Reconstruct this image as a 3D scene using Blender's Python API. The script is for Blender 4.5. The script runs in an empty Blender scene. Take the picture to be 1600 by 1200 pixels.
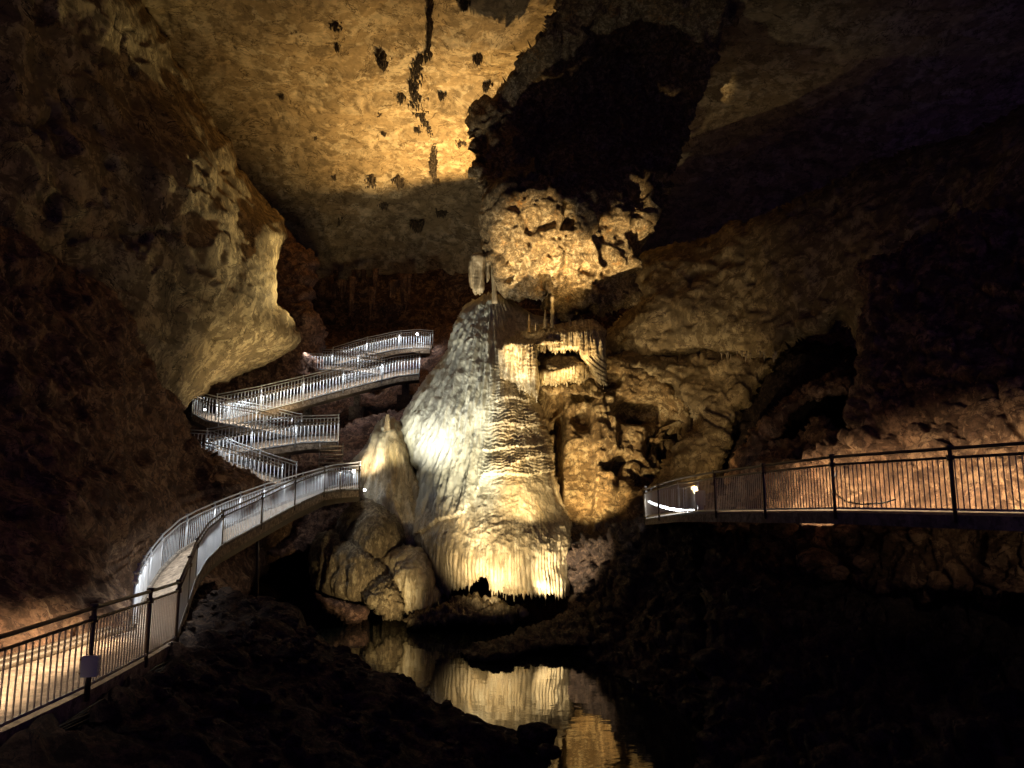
import bpy, math, random
import numpy as np
from mathutils import Vector, Matrix
R = math.radians
SC = bpy.context.scene
COL = SC.collection

# ------------------------------------------------------------------ camera, world, exposure
F = 1156.0
PITCH = R(8.75)
CZ = 5.4                                   # eye height above the pool (water is z = 0)
cam_d = bpy.data.cameras.new('camera'); cam = bpy.data.objects.new('camera', cam_d); COL.objects.link(cam)
cam.location = (0, 0, CZ); cam.rotation_euler = (math.pi / 2 + PITCH, 0, 0)
cam_d.sensor_width = 36; cam_d.lens = 36 * F / 1600.0; cam_d.clip_start = 0.05; cam_d.clip_end = 500
SC.camera = cam
w = bpy.data.worlds.new('World'); SC.world = w; w.use_nodes = True
w.node_tree.nodes['Background'].inputs[0].default_value = (0.30, 0.20, 1.0, 1)
w.node_tree.nodes['Background'].inputs[1].default_value = 0.048
SC.view_settings.view_transform = 'Standard'; SC.view_settings.look = 'None'
SC.view_settings.exposure = 0.22; SC.view_settings.gamma = 1.0
SC.cycles.use_denoising = True
SC.cycles.max_bounces = 5; SC.cycles.diffuse_bounces = 1; SC.cycles.glossy_bounces = 3
SC.cycles.sample_clamp_indirect = 4.0
SC.cycles.use_light_tree = True

WARM = (1.0, 0.72, 0.36); ORANGE = (1.0, 0.55, 0.17); COOL = (0.86, 0.93, 1.0); SOFT = (1.0, 0.84, 0.60)

def rays(px, py):
    px = np.asarray(px, float); py = np.asarray(py, float)
    x = (px - 800) / F; y = (600 - py) / F
    return x, math.cos(PITCH) - y * math.sin(PITCH), math.sin(PITCH) + y * math.cos(PITCH)
def at(px, py, D):
    """point seen in direction (px, py) of the photograph, D metres ahead"""
    x, y, z = rays(px, py); k = np.asarray(D, float) / y
    return np.stack([x * k, y * k, CZ + z * k], -1)
def V(px, py, D): return Vector(at(px, py, D).tolist())

def aim(o, tgt):
    d = Vector(tgt) - o.location
    o.rotation_euler = d.to_track_quat('-Z', 'Y').to_euler()
def spot(loc, tgt, power, color=WARM, ang=70, blend=0.7, radius=0.08):
    l = bpy.data.lights.new('spot_lamp', 'SPOT'); o = bpy.data.objects.new('spot_lamp', l); COL.objects.link(o)
    l.energy = power; l.color = color; l.spot_size = R(ang); l.spot_blend = blend; l.shadow_soft_size = radius
    o.location = loc; aim(o, tgt); return o
def point(loc, power, color=WARM, radius=0.1):
    l = bpy.data.lights.new('point_lamp', 'POINT'); o = bpy.data.objects.new('point_lamp', l); COL.objects.link(o)
    l.energy = power; l.color = color; l.shadow_soft_size = radius; o.location = loc; return o
def strip(a, b, inward, perm, color=COOL):
    """LED strip lamp between a and b, shining down and inward"""
    a, b = Vector(a), Vector(b); L = (b - a).length
    l = bpy.data.lights.new('strip_lamp', 'AREA'); l.shape = 'RECTANGLE'; l.size = L; l.size_y = 0.05
    l.energy = perm * L; l.color = color; l.spread = R(130)
    o = bpy.data.objects.new('strip_lamp', l); COL.objects.link(o)
    x = (b - a).normalized(); z = -(Vector(inward) * .45 + Vector((0, 0, -0.9))).normalized()
    y = z.cross(x).normalized(); z = x.cross(y)
    o.matrix_world = Matrix.Translation((a + b) / 2) @ Matrix((x, y, z)).transposed().to_4x4()
    return o

# cave lamps inferred from the lit rock, plus added fill spots
spot(V(757, 495, 50.5), V(745, 215, 49), 14500, (1, .68, .30), 118, 1., .03)          # ceiling
spot(V(573, 760, 31.8), V(685, 600, 36), 2100, (1.0, .97, .88), 78, .9, .08)        # cool-white flood on the cone
spot(V(655, 755, 32.8), V(668, 660, 36), 60, (1.0, .97, .88), 75, .95, .08)
spot(V(690, 1012, 27.5), V(750, 640, 35), 8000, (1.0, .90, .66), 42, .9, .12)        # added fill on the cone, set behind the spit
spot(V(745, 985, 27.0), V(775, 860, 32), 2300, (1, .82, .50), 56, .9, .10)  # added fill on the skirt, no fixture
spot(V(838, 960, 29.9), V(870, 900, 31.4), 2800, (1, .84, .56), 62, 1., .06)          # base flood, right
spot(V(765, 950, 29.6), V(762, 860, 32), 400, (1, .78, .46), 80, 1., .06)          # base flood, left
spot(V(885, 640, 32.6), V(876, 592, 34.6), 520, (1, .74, .34), 80, .8, .05)        # under the canopy
spot(V(835, 800, 30.8), V(822, 740, 34), 850, (1, .80, .46), 92, .9, .06)  # weak added fill for the terraces
spot(V(915, 812, 33.0), V(925, 700, 39), 2000, (1, .76, .40), 76, .9, .06)          # ochre wall
spot(V(880, 492, 34.0), V(860, 420, 36.2), 200, (1, .66, .24), 84, .8, .06)        # hanging rock
spot(V(845, 506, 32.8), V(885, 400, 36.5), 1800, (1, .76, .42), 42, 1., .08)
spot(V(700, 1012, 27.5), V(835, 392, 36.0), 42000, (1, .75, .40), 14.5, .8, .1)  # added narrow beam brightening the hanging rock's left half
spot(V(712, 1012, 27.3), V(945, 412, 36.4), 42000, (1, .75, .40), 12, .8, .1)  # second added beam, for the hanging rock's right half
spot(V(925, 955, 28.6), V(876, 870, 33.2), 500, (1, .84, .56), 30, .9, .06)  # added side light for the skirt's right edge
spot(V(745, 610, 32.6), V(870, 518, 35.4), 170, (.95, .97, .85), 70, 1., .1)  # added cool fill on the shelf top
spot(V(570, 735, 36.0), V(590, 640, 42), 420, (1, .84, .6), 90, 1., .1)  # added to brighten the slope behind the small cone
spot(V(808, 512, 34.0), V(850, 496, 35.8), 60, (1, .76, .40), 80, 1., .05)  # added low fill for the shelf and its stalagmites
spot(V(602, 716, 35.2), V(606, 665, 37.6), 150, (1, .90, .55), 110, .9, .05)         # small cone
spot(V(560, 515, 48), V(400, 390, 41), 4600, (1, .82, .42), 62, .9, .1)             # overhang, left
spot(V(470, 640, 41), V(380, 520, 42), 800, (1, .80, .44), 140, 1., .1)
spot(V(620, 1010, 27.5), V(585, 905, 33), 1000, (1, .80, .44), 50, .9, .1)     # added fill to brighten the mounds
spot(V(1090, 770, 29), V(1105, 645, 36), 1200, (1, .72, .34), 66, .9, .1)           # right recess
spot(V(1200, 765, 19.5), V(1240, 700, 24), 260, (1, .76, .48), 76, .9, .1)
spot(V(1500, 836, 13), V(1350, 862, 18), 22, (1, .8, .55), 70, 1., .1)
spot(V(1700, 840, 11), V(1580, 890, 15), 25, (1, .8, .55), 70, 1., .1)
spot(V(1010, 590, 33), V(1080, 520, 37), 170, (1, .74, .36), 96, .9, .1)

# ------------------------------------------------------------------ noise
rng = np.random.RandomState(7)
PERM = rng.permutation(256); PERM = np.concatenate([PERM, PERM, PERM])
G = rng.normal(size=(256, 3)); G /= np.linalg.norm(G, axis=1)[:, None]
def perlin(P, seed=0):
    P = np.asarray(P, float) + seed * 17.31
    i = np.floor(P).astype(int); f = P - i; u = f * f * f * (f * (f * 6 - 15) + 10); i &= 255
    out = 0
    for dx in (0, 1):
        wx = u[..., 0] if dx else 1 - u[..., 0]
        for dy in (0, 1):
            wy = u[..., 1] if dy else 1 - u[..., 1]
            for dz in (0, 1):
                wz = u[..., 2] if dz else 1 - u[..., 2]
                h = PERM[PERM[PERM[(i[..., 0] + dx) & 255] + ((i[..., 1] + dy) & 255)] + ((i[..., 2] + dz) & 255)]
                g = G[h]
                d = g[..., 0] * (f[..., 0] - dx) + g[..., 1] * (f[..., 1] - dy) + g[..., 2] * (f[..., 2] - dz)
                out = out + wx * wy * wz * d
    return out * 1.6
def fbm(P, o=5, seed=0, gain=.5):
    a, s, t = 1., 0, 0
    P = np.asarray(P, float)
    for k in range(o):
        s = s + a * perlin(P, seed + k); t += a; a *= gain; P = P * 2.03
    return s / t
def ridged(P, o=4, seed=0):
    a, s, t = 1., 0, 0
    P = np.asarray(P, float)
    for k in range(o):
        s = s + a * (1 - 2 * np.abs(perlin(P, seed + k))); t += a; a *= .5; P = P * 2.1
    return s / t
def worley(P, seed=0):
    P = np.asarray(P, float); i = np.floor(P).astype(int)
    f1 = np.full(P.shape[:-1], 9.); f2 = f1.copy(); cid = np.zeros(P.shape[:-1])
    for dx in (-1, 0, 1):
        for dy in (-1, 0, 1):
            for dz in (-1, 0, 1):
                c = i + np.array([dx, dy, dz]); h = PERM[PERM[PERM[(c[..., 0] + seed) & 255] + (c[..., 1] & 255)] + (c[..., 2] & 255)]
                q = c + .5 + .45 * G[h] - P
                d = np.sqrt((q ** 2).sum(-1)); m = d < f1
                f2 = np.where(m, f1, np.minimum(f2, d)); cid = np.where(m, h / 255., cid); f1 = np.where(m, d, f1)
    return f1, f2, cid
def sst(a, b, x):
    t = np.clip((x - a) / (b - a), 0, 1); return t * t * (3 - 2 * t)

# ------------------------------------------------------------------ materials
def nodes(name):
    m = bpy.data.materials.new(name); m.use_nodes = True
    nt = m.node_tree; return m, nt, nt.nodes['Principled BSDF']
def rock_mat(name, ca, cb, stain=(.05, .035, .025), stain_amt=.5, sc=1.0, rough=.8, bump=.5, stretch=(1, 1, 1), spec=.3, cc=None, bscale=14, crisp=.66, cracks=True, grain=.38):
    m, nt, b = nodes(name); N = nt.nodes.new; L = nt.links.new
    tc = N('ShaderNodeTexCoord'); mp = N('ShaderNodeMapping'); mp.inputs['Scale'].default_value = stretch; mp.inputs['Location'].default_value = (3.3, 7.1, 1.7); L(tc.outputs['Object'], mp.inputs[0])
    def noise(s, d=6, r=.6, src=mp.outputs[0], dist=0.0):
        n = N('ShaderNodeTexNoise'); n.inputs['Scale'].default_value = s; n.inputs['Detail'].default_value = d
        n.inputs['Roughness'].default_value = r; n.inputs['Distortion'].default_value = dist; L(src, n.inputs['Vector']); return n
    def ramp(src, a, c):
        r = N('ShaderNodeMapRange'); r.inputs[1].default_value = a; r.inputs[2].default_value = c; r.interpolation_type = 'SMOOTHSTEP'; L(src, r.inputs[0]); return r.outputs[0]
    def mix(f, a, c):
        x = N('ShaderNodeMix'); x.data_type = 'RGBA'
        L(f, x.inputs[0])
        for s, v in ((6, a), (7, c)):
            if isinstance(v, tuple): x.inputs[s].default_value = (*v, 1)
            else: L(v, x.inputs[s])
        return x.outputs[2]
    n1 = noise(.55 * sc, 5, .65, dist=.4); n2 = noise(2.6 * sc, 8, .7); n3 = noise(1.3 * sc, 9, .72, dist=.6)
    c = mix(ramp(n1.outputs[0], .35, .65), ca, cb)
    if cc: c = mix(ramp(noise(.9 * sc, 4, .6).outputs[0], .52, .7), c, cc)
    dark = tuple(v * .55 for v in cb)
    c = mix(ramp(n2.outputs[0], .54, .44), c, dark)
    mul = N('ShaderNodeMath'); mul.operation = 'MULTIPLY'; mul.inputs[1].default_value = stain_amt; L(ramp(n3.outputs[0], .57, .68), mul.inputs[0])
    c = mix(mul.outputs[0], c, stain)
    n4 = noise(1.9 * sc, 10, .68, dist=.9); c = mix(ramp(n4.outputs[0], .515, .54), c, tuple(v * crisp * crisp for v in cb)) if crisp else c
    n6 = noise(bscale * .8 * sc, 5, .7); n7 = noise(4.5 * sc, 4, .65); g1 = N('ShaderNodeMapRange'); g1.inputs[1].default_value = .36; g1.inputs[2].default_value = .6; g1.inputs[3].default_value = 1.1 - grain; g1.inputs[4].default_value = 1.12; L(n6.outputs[0], g1.inputs[0])
    g2 = N('ShaderNodeMapRange'); g2.inputs[1].default_value = .38; g2.inputs[2].default_value = .58; g2.inputs[3].default_value = 1.1 - grain; g2.inputs[4].default_value = 1.15; L(n7.outputs[0], g2.inputs[0])
    gm_ = N('ShaderNodeMath'); gm_.operation = 'MULTIPLY'; L(g1.outputs[0], gm_.inputs[0]); L(g2.outputs[0], gm_.inputs[1])
    vm = N('ShaderNodeVectorMath'); vm.operation = 'SCALE'; L(c, vm.inputs[0]); L(gm_.outputs[0], vm.inputs[3]); c = vm.outputs[0]
    if cracks:
        n5 = noise(.8 * sc, 7, .6, dist=1.2); s1 = N('ShaderNodeMath'); s1.operation = 'SUBTRACT'; s1.inputs[1].default_value = .5; L(n5.outputs[0], s1.inputs[0])
        s2 = N('ShaderNodeMath'); s2.operation = 'ABSOLUTE'; L(s1.outputs[0], s2.inputs[0]); c = mix(ramp(s2.outputs[0], .0075, .002), c, stain)
    L(c, b.inputs['Base Color']); b.inputs['Roughness'].default_value = rough; b.inputs['Specular IOR Level'].default_value = spec
    nb = noise(bscale, 8, .75); mb = N('ShaderNodeMath'); mb.operation = 'ADD'; L(nb.outputs[0], mb.inputs[0]); L(n2.outputs[0], mb.inputs[1])
    bp = N('ShaderNodeBump'); bp.inputs['Strength'].default_value = bump; bp.inputs['Distance'].default_value = .2
    L(mb.outputs[0], bp.inputs['Height']); L(bp.outputs[0], b.inputs['Normal'])
    return m
def metal(name, col, metallic=.6, rough=.4, var=.25):
    m, nt, b = nodes(name); N = nt.nodes.new; L = nt.links.new
    tc = N('ShaderNodeTexCoord'); n = N('ShaderNodeTexNoise'); n.inputs['Scale'].default_value = 3; n.inputs['Detail'].default_value = 6; L(tc.outputs['Object'], n.inputs['Vector'])
    x = N('ShaderNodeMix'); x.data_type = 'RGBA'; L(n.outputs[0], x.inputs[0])
    x.inputs[6].default_value = (*[v * (1 - var) for v in col], 1); x.inputs[7].default_value = (*[min(1, v * (1 + var)) for v in col], 1)
    L(x.outputs[2], b.inputs['Base Color']); b.inputs['Metallic'].default_value = metallic; b.inputs['Roughness'].default_value = rough
    return m
def emit(name, col, s):
    m, nt, b = nodes(name); b.inputs['Emission Color'].default_value = (*col, 1); b.inputs['Emission Strength'].default_value = s
    b.inputs['Base Color'].default_value = (.8, .8, .8, 1); return m

M = dict(
    ceil=rock_mat('ceiling_rock', (.64, .49, .27), (.50, .345, .16), (.12, .075, .03), .8, .4, .9, .16, (1, 1, 1), crisp=.9, grain=.22),
    back=rock_mat('back_rock', (.36, .22, .12), (.22, .12, .07), (.03, .02, .015), .7, .8, .9, .6),
    over=rock_mat('overhang_rock', (.54, .42, .23), (.42, .30, .15), (.05, .035, .018), .9, .5, .85, .5, crisp=.72, grain=.25),
    brown=rock_mat('brown_rock', (.46, .28, .15), (.34, .18, .095), (.07, .035, .025), .8, .8, .85, .8),
    red=rock_mat('red_rock', (.38, .22, .14), (.25, .13, .09), (.06, .035, .03), .6, 1., .85, .7),
    hang=rock_mat('hanging_rock_mat', (.64, .50, .29), (.52, .35, .16), (.05, .03, .015), .9, 1.7, .75, .8, cc=(.5, .25, .07)),
    orange=rock_mat('orange_rock', (.56, .42, .22), (.44, .27, .11), (.05, .03, .015), .7, .9, .6, .8, grain=.25),
    olive=rock_mat('olive_rock', (.46, .35, .19), (.36, .25, .12), (.10, .06, .035), .8, .55, .8, .5, crisp=.75, grain=.25),
    flow=rock_mat('cream_flowstone', (.66, .56, .38), (.56, .43, .25), (.26, .19, .10), .35, .9, .38, .28, (1.6, 1.6, .35), .5, (.55, .38, .18), 20, crisp=.92, cracks=False, grain=.26),
    pale=rock_mat('pale_flowstone', (.62, .62, .50), (.44, .45, .35), (.20, .17, .10), .7, 1.2, .38, .35, (2.2, 1.5, .35), .5, (.50, .42, .26), 20),
    mound=rock_mat('dull_flowstone', (.42, .33, .19), (.28, .20, .11), (.07, .05, .03), .6, 1.2, .7, .6, (1.3, 1.3, .6), cracks=False, crisp=.78),
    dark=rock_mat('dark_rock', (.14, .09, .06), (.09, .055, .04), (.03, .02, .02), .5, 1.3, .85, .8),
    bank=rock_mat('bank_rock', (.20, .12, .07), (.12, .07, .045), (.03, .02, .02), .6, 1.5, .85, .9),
    soot=rock_mat('dark_stalactite', (.28, .20, .115), (.17, .12, .065), (.03, .02, .01), .6, 3, .85, .6),
    conc=rock_mat('tan_concrete', (.42, .31, .21), (.36, .26, .17), (.18, .12, .08), .5, 2.0, .85, .15, bscale=40, crisp=.88, cracks=False),
    grey=rock_mat('grey_concrete', (.27, .22, .17), (.20, .16, .12), (.10, .08, .06), .6, 2.0, .85, .2, bscale=40, crisp=.92, cracks=False, grain=.26),
    steel=metal('galvanised_steel', (.60, .60, .60), .25, .5), bars=metal('dull_steel', (.48, .42, .34), .3, .5), rust=metal('weathered_steel', (.13, .095, .06), .4, .5),
    lamp=emit('led_tube', (.9, .95, 1), 25), lampw=emit('lamp_glass', (.95, .97, 1), 20), plastic=metal('grey_plastic', (.62, .64, .64), 0, .45, .05), black=metal('black_cable', (.02, .02, .02), 0, .5),
)

# ------------------------------------------------------------------ mesh helpers
def tag(o, label=None, cat=None, group=None, kind=None):
    for k, v in (('label', label), ('category', cat), ('group', group), ('kind', kind)):
        if v: o[k] = v
    return o
def mesh_obj(name, verts, quads, mat, parent=None, tris=None, smooth=True, recentre=True):
    verts = np.asarray(verts, np.float32)
    off = np.zeros(3)
    if parent is not None and parent.name in OFFS: off = OFFS[parent.name]
    elif recentre and parent is None:
        off = np.array([verts[:, 0].mean(), verts[:, 1].mean(), verts[:, 2].min()])
    verts = verts - off
    me = bpy.data.meshes.new(name)
    quads = np.asarray(quads if quads is not None else [], np.int32).reshape(-1, 4); tris = np.asarray(tris if tris is not None else [], np.int32).reshape(-1, 3)
    idx = np.concatenate([quads.ravel(), tris.ravel()]); nf = len(quads) + len(tris)
    me.vertices.add(len(verts)); me.vertices.foreach_set('co', verts.astype(np.float32).ravel())
    me.loops.add(len(idx)); me.loops.foreach_set('vertex_index', idx)
    me.polygons.add(nf)
    tot = np.concatenate([np.full(len(quads), 4), np.full(len(tris), 3)]); st = np.concatenate([[0], np.cumsum(tot)[:-1]]) if nf else tot
    me.polygons.foreach_set('loop_start', st.astype(np.int32)); me.polygons.foreach_set('loop_total', tot.astype(np.int32))
    me.polygons.foreach_set('use_smooth', np.full(nf, smooth))
    me.update(calc_edges=True); me.validate()
    me.materials.append(mat)
    o = bpy.data.objects.new(name, me); COL.objects.link(o)
    if parent is not None: o.parent = parent; OFFS[o.name] = off
    else: o.location = off
    return o
OFFS = {}
def empty(name, loc):
    o = bpy.data.objects.new(name, None); COL.objects.link(o); o.location = loc; OFFS[o.name] = np.array(loc, float); o.empty_display_size = .3; return o

def smooth_poly(pts, sub=6, closed=True):
    P = np.array(pts, float); n = len(P); out = []
    rngi = range(n) if closed else range(n - 1)
    for i in rngi:
        if closed: p0, p1, p2, p3 = P[i - 1], P[i], P[(i + 1) % n], P[(i + 2) % n]
        else: p0, p1, p2, p3 = P[max(i - 1, 0)], P[i], P[i + 1], P[min(i + 2, n - 1)]
        for t in np.arange(sub) / sub:
            out.append(.5 * ((2 * p1) + (-p0 + p2) * t + (2 * p0 - 5 * p1 + 4 * p2 - p3) * t * t + (-p0 + 3 * p1 - 3 * p2 + p3) * t ** 3))
    if not closed: out.append(P[-1])
    return np.array(out)
def fringe(p0, p1, amp, wid, seed=0, up=.15):
    """hanging tips between p0 and p1: list of outline points"""
    r = random.Random(seed); out = []; p0 = np.array(p0, float); p1 = np.array(p1, float); L = np.linalg.norm(p1 - p0); t = 0
    while t < L:
        wd = wid * r.uniform(.6, 1.5); a = amp * r.uniform(.25, 1.2) * (1.5 if r.random() < .12 else 1)
        for k, h in ((0, -up * amp), (.35, a * .7), (.5, a), (.65, a * .7)):
            q = p0 + (p1 - p0) * min(1, (t + wd * k) / L); out.append((q[0], q[1] + h))
        t += wd
    out.append(tuple(p1)); return out
def rough_poly(poly, amp, freq, seed=0):
    """subdivide an outline and push it about so that it reads as broken rock"""
    P = np.array(poly, float); out = []
    for i in range(len(P)):
        a, b = P[i], P[(i + 1) % len(P)]; n = max(1, int(np.linalg.norm(b - a) / 4)); out += [a + (b - a) * k / n for k in range(n)]
    P = np.array(out); Q = np.c_[P * freq, np.full(len(P), seed * 3.7)]
    return P + amp * np.c_[fbm(Q, 4, seed, .6), fbm(Q, 4, seed + 9, .6)]
def sdist(pt, poly):
    """signed distance (inside > 0) and nearest outline point, for Nx2 points"""
    A = np.array(poly, float); B = np.roll(A, -1, 0); N = len(pt)
    D = np.full(N, 1e9); near = np.zeros((N, 2)); ins = np.zeros(N, bool)
    for a, b in zip(A, B):
        ab = b - a; l2 = ab @ ab
        if l2 < 1e-9: continue
        t = np.clip(((pt - a) @ ab) / l2, 0, 1); q = a + t[:, None] * ab; d = np.hypot(*(pt - q).T); m = d < D
        D[m] = d[m]; near[m] = q[m]
        c = (a[1] > pt[:, 1]) != (b[1] > pt[:, 1])
        if c.any():
            xs = (b[0] - a[0]) * (pt[:, 1] - a[1]) / (b[1] - a[1] if b[1] != a[1] else 1e-9) + a[0]; ins ^= c & (pt[:, 0] < xs)
    return np.where(ins, D, -D), near
def rbf(ctrl):
    C = np.array(ctrl, float); X = C[:, :2] / 100.; n = len(C)
    if n < 4:
        return lambda px, py: np.full(np.shape(px), C[:, 2].mean())
    def phi(r): return np.where(r > 0, r * r * np.log(r + 1e-12), 0)
    K = phi(np.linalg.norm(X[:, None] - X[None], axis=-1)) + np.eye(n) * .02
    Pm = np.c_[np.ones(n), X]; A = np.block([[K, Pm], [Pm.T, np.zeros((3, 3))]]); s = np.linalg.solve(A, np.r_[C[:, 2], 0, 0, 0])
    def f(px, py):
        sh = np.shape(px); p = np.c_[np.ravel(px), np.ravel(py)] / 100.; out = s[n] + p @ s[n + 1:]
        for k in range(n): out = out + s[k] * phi(np.linalg.norm(p - X[k], axis=-1))
        return out.reshape(sh)
    return f
def relief(name, poly, ctrl, mat, disp=None, step=3, w=20, T=1.0, back=2.5, parent=None, xs=None, ys=None, Tf=None):
    """a solid rock body: front surface interpolated through surveyed points, rolled back at its rim and closed behind"""
    poly = np.array(poly, float); f = rbf(ctrl)
    if xs is None: xs = np.arange(poly[:, 0].min() - step, poly[:, 0].max() + 2 * step, step)
    if ys is None: ys = np.arange(poly[:, 1].min() - step, poly[:, 1].max() + 2 * step, step)
    GX, GY = np.meshgrid(xs, ys); sh = GX.shape
    pt = np.c_[GX.ravel(), GY.ravel()]
    sd, near = sdist(pt, poly)
    vin = (sd >= 0).reshape(sh)
    keepq = (vin[:-1, :-1].astype(int) + vin[1:, :-1] + vin[:-1, 1:] + vin[1:, 1:]) >= 2
    out = sd < 0; pt[out] = near[out]; sdc = np.where(out, 0, sd)
    D = f(pt[:, 0], pt[:, 1])
    TT = T if Tf is None else Tf(pt[:, 0], pt[:, 1]); TG = T if Tf is None else Tf(GX, GY)
    u = np.clip(sdc / w, 0, 1); D = D + TT * (1 - np.sqrt(1 - (1 - u) ** 2))
    P = at(pt[:, 0], pt[:, 1], D).reshape(*sh, 3)
    # normals from the undistorted lattice
    Df = f(GX, GY)
    sdg = np.clip(np.where(sd > 0, sd, 0) / w, 0, 1).reshape(sh)
    Pf = at(GX, GY, Df + TG * (1 - np.sqrt(1 - (1 - sdg) ** 2)))
    du = np.gradient(Pf, axis=1); dv = np.gradient(Pf, axis=0); Nn = np.cross(dv, du); Nn /= np.linalg.norm(Nn, axis=-1)[..., None] + 1e-9
    view = Pf - np.array([0, 0, CZ]); flip = (Nn * view).sum(-1) > 0; Nn[flip] *= -1
    if disp is not None:
        h = disp(P.reshape(-1, 3), pt, Nn.reshape(-1, 3), sdc)
        P = P + Nn * h.reshape(sh)[..., None]
    ids = np.arange(sh[0] * sh[1]).reshape(sh)
    q = np.stack([ids[:-1, :-1], ids[1:, :-1], ids[1:, 1:], ids[:-1, 1:]], -1)[keepq]
    used = np.unique(q); rem = np.full(ids.size, -1); rem[used] = np.arange(len(used)); q = rem[q]; verts = P.reshape(-1, 3)[used]
    # closing skirt + back, going away from the camera
    e = np.concatenate([q[:, [0, 1]], q[:, [1, 2]], q[:, [2, 3]], q[:, [3, 0]]])
    key = np.sort(e, 1); k = key[:, 0].astype(np.int64) * len(verts) + key[:, 1]
    uq, inv, cnt = np.unique(k, return_inverse=True, return_counts=True); be = e[cnt[inv] == 1]
    bv = np.unique(be); bm = np.full(len(verts), -1); bm[bv] = len(verts) + np.arange(len(bv))
    dirv = verts[bv] - np.array([0, 0, CZ]); dirv /= dirv[:, 1:2]
    vb = verts[bv] + dirv * back
    verts = np.concatenate([verts, vb]); sk = np.stack([be[:, 1], be[:, 0], bm[be[:, 0]], bm[be[:, 1]]], -1)
    return mesh_obj(name, verts, np.concatenate([q, sk]), mat, parent)

class MB:
    def __init__(s): s.v = []; s.q = []; s.t = []; s.n = 0
    def add(s, v, q=None, t=None):
        v = np.asarray(v, float).reshape(-1, 3)
        if q is not None and len(q): s.q.append(np.asarray(q) + s.n)
        if t is not None and len(t): s.t.append(np.asarray(t) + s.n)
        s.v.append(v); s.n += len(v)
    BQ = [[0, 1, 2, 3], [7, 6, 5, 4], [0, 4, 5, 1], [1, 5, 6, 2], [2, 6, 7, 3], [3, 7, 4, 0]]
    def bar(s, a, b, w, h=None, up=(0, 0, 1)):
        a, b = np.array(a, float), np.array(b, float); h = h or w; d = b - a; d /= np.linalg.norm(d) + 1e-9
        up = np.array(up, float)
        if abs(d @ up) > .95: up = np.array([1., 0, 0])
        x = np.cross(d, up); x /= np.linalg.norm(x); y = np.cross(x, d)
        o = [x * sx * w / 2 + y * sy * h / 2 for sx, sy in ((-1, -1), (1, -1), (1, 1), (-1, 1))]
        s.add([a + k for k in o] + [b + k for k in o], s.BQ)
    def tube(s, pts, r, n=7):
        pts = np.array(pts, float); rr = np.broadcast_to(np.asarray(r, float), (len(pts),)); rings = []
        for i, p in enumerate(pts):
            d = pts[min(i + 1, len(pts) - 1)] - pts[max(i - 1, 0)]; d /= np.linalg.norm(d) + 1e-9
            up = np.array([0, 0, 1.]) if abs(d[2]) < .9 else np.array([1., 0, 0]); x = np.cross(d, up); x /= np.linalg.norm(x); y = np.cross(x, d)
            a = np.arange(n) / n * 2 * np.pi; rings.append(p + rr[i] * (np.cos(a)[:, None] * x + np.sin(a)[:, None] * y))
        v = np.concatenate(rings + [pts[:1], pts[-1:]]); q = []; t = []
        for i in range(len(pts) - 1):
            for k in range(n): q.append([i * n + k, i * n + (k + 1) % n, (i + 1) * n + (k + 1) % n, (i + 1) * n + k])
        c = len(pts) * n
        for k in range(n): t.append([c, (k + 1) % n, k]); t.append([c + 1, c - n + k, c - n + (k + 1) % n])
        s.add(v, q, t)
    def box(s, c, size, rz=0):
        c = np.array(c, float); sx, sy, sz = np.array(size) / 2.; ca, sa = math.cos(rz), math.sin(rz)
        v = [(x * ca - y * sa + c[0], x * sa + y * ca + c[1], z + c[2]) for z in (-sz, sz) for x, y in ((-sx, -sy), (sx, -sy), (sx, sy), (-sx, sy))]
        s.add(v, [[3, 2, 1, 0], [4, 5, 6, 7], [0, 1, 5, 4], [1, 2, 6, 5], [2, 3, 7, 6], [3, 0, 4, 7]])
    def build(s, name, mat, parent=None, smooth=False):
        if not s.v: return None
        return mesh_obj(name, np.concatenate(s.v), np.concatenate(s.q) if s.q else None, mat, parent, np.concatenate(s.t) if s.t else None, smooth)
def spike(mb, base, L, r, n=9, seg=7, seed=0, lean=(0, 0), up=False):
    """one stalactite (or stalagmite when up): a knobbly tapering cone"""
    r_ = random.Random(seed); pts = []; rad = []
    for i in range(seg + 1):
        t = i / seg; s = 1 if up else -1
        pts.append((base[0] + lean[0] * t + r_.uniform(-.15, .15) * r * t, base[1] + lean[1] * t, base[2] + s * L * t)); rad.append(max(.004, r * (1 - t) ** .75 * r_.uniform(.8, 1.15)))
    mb.tube(pts, rad, n)

# ------------------------------------------------------------------ displacements
def d_rock(amp=.5, sc=.25, fine=.08, seed=0, chunk=.25, strata=0., pits=0.):
    def f(W, uv, N, sd):
        q = W + .6 * np.stack([fbm(W * .5, 2, seed + 31), fbm(W * .5, 2, seed + 32), fbm(W * .5, 2, seed + 33)], -1)
        h = amp * fbm(q * sc, 3, seed) + fine * ridged(q * sc * 7, 4, seed + 5)
        if chunk:
            f1, f2, c = worley(q * sc * 3.2, seed); h = h + chunk * (c - .5) * sst(0, .25, f2 - f1) - chunk * .5 * (1 - sst(0, .12, f2 - f1))
            f1, f2, c = worley(q * sc * 8.5, seed + 3); h = h + .3 * chunk * (c - .5) * sst(0, .3, f2 - f1)
        if strata:
            z = q[:, 2] * 1.6 + 1.2 * fbm(W * .35, 3, seed + 8); fz = z - np.floor(z); h = h + strata * (fz ** 2 - .4) * (.5 + perlin(np.c_[np.floor(z), W[:, 0] * .6, W[:, 1] * .3], 4))
        if pits:
            p = fbm(q * sc * 3, 4, seed + 12); h = h - pits * sst(.18, .34, p)
        return h
    return f
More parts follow.
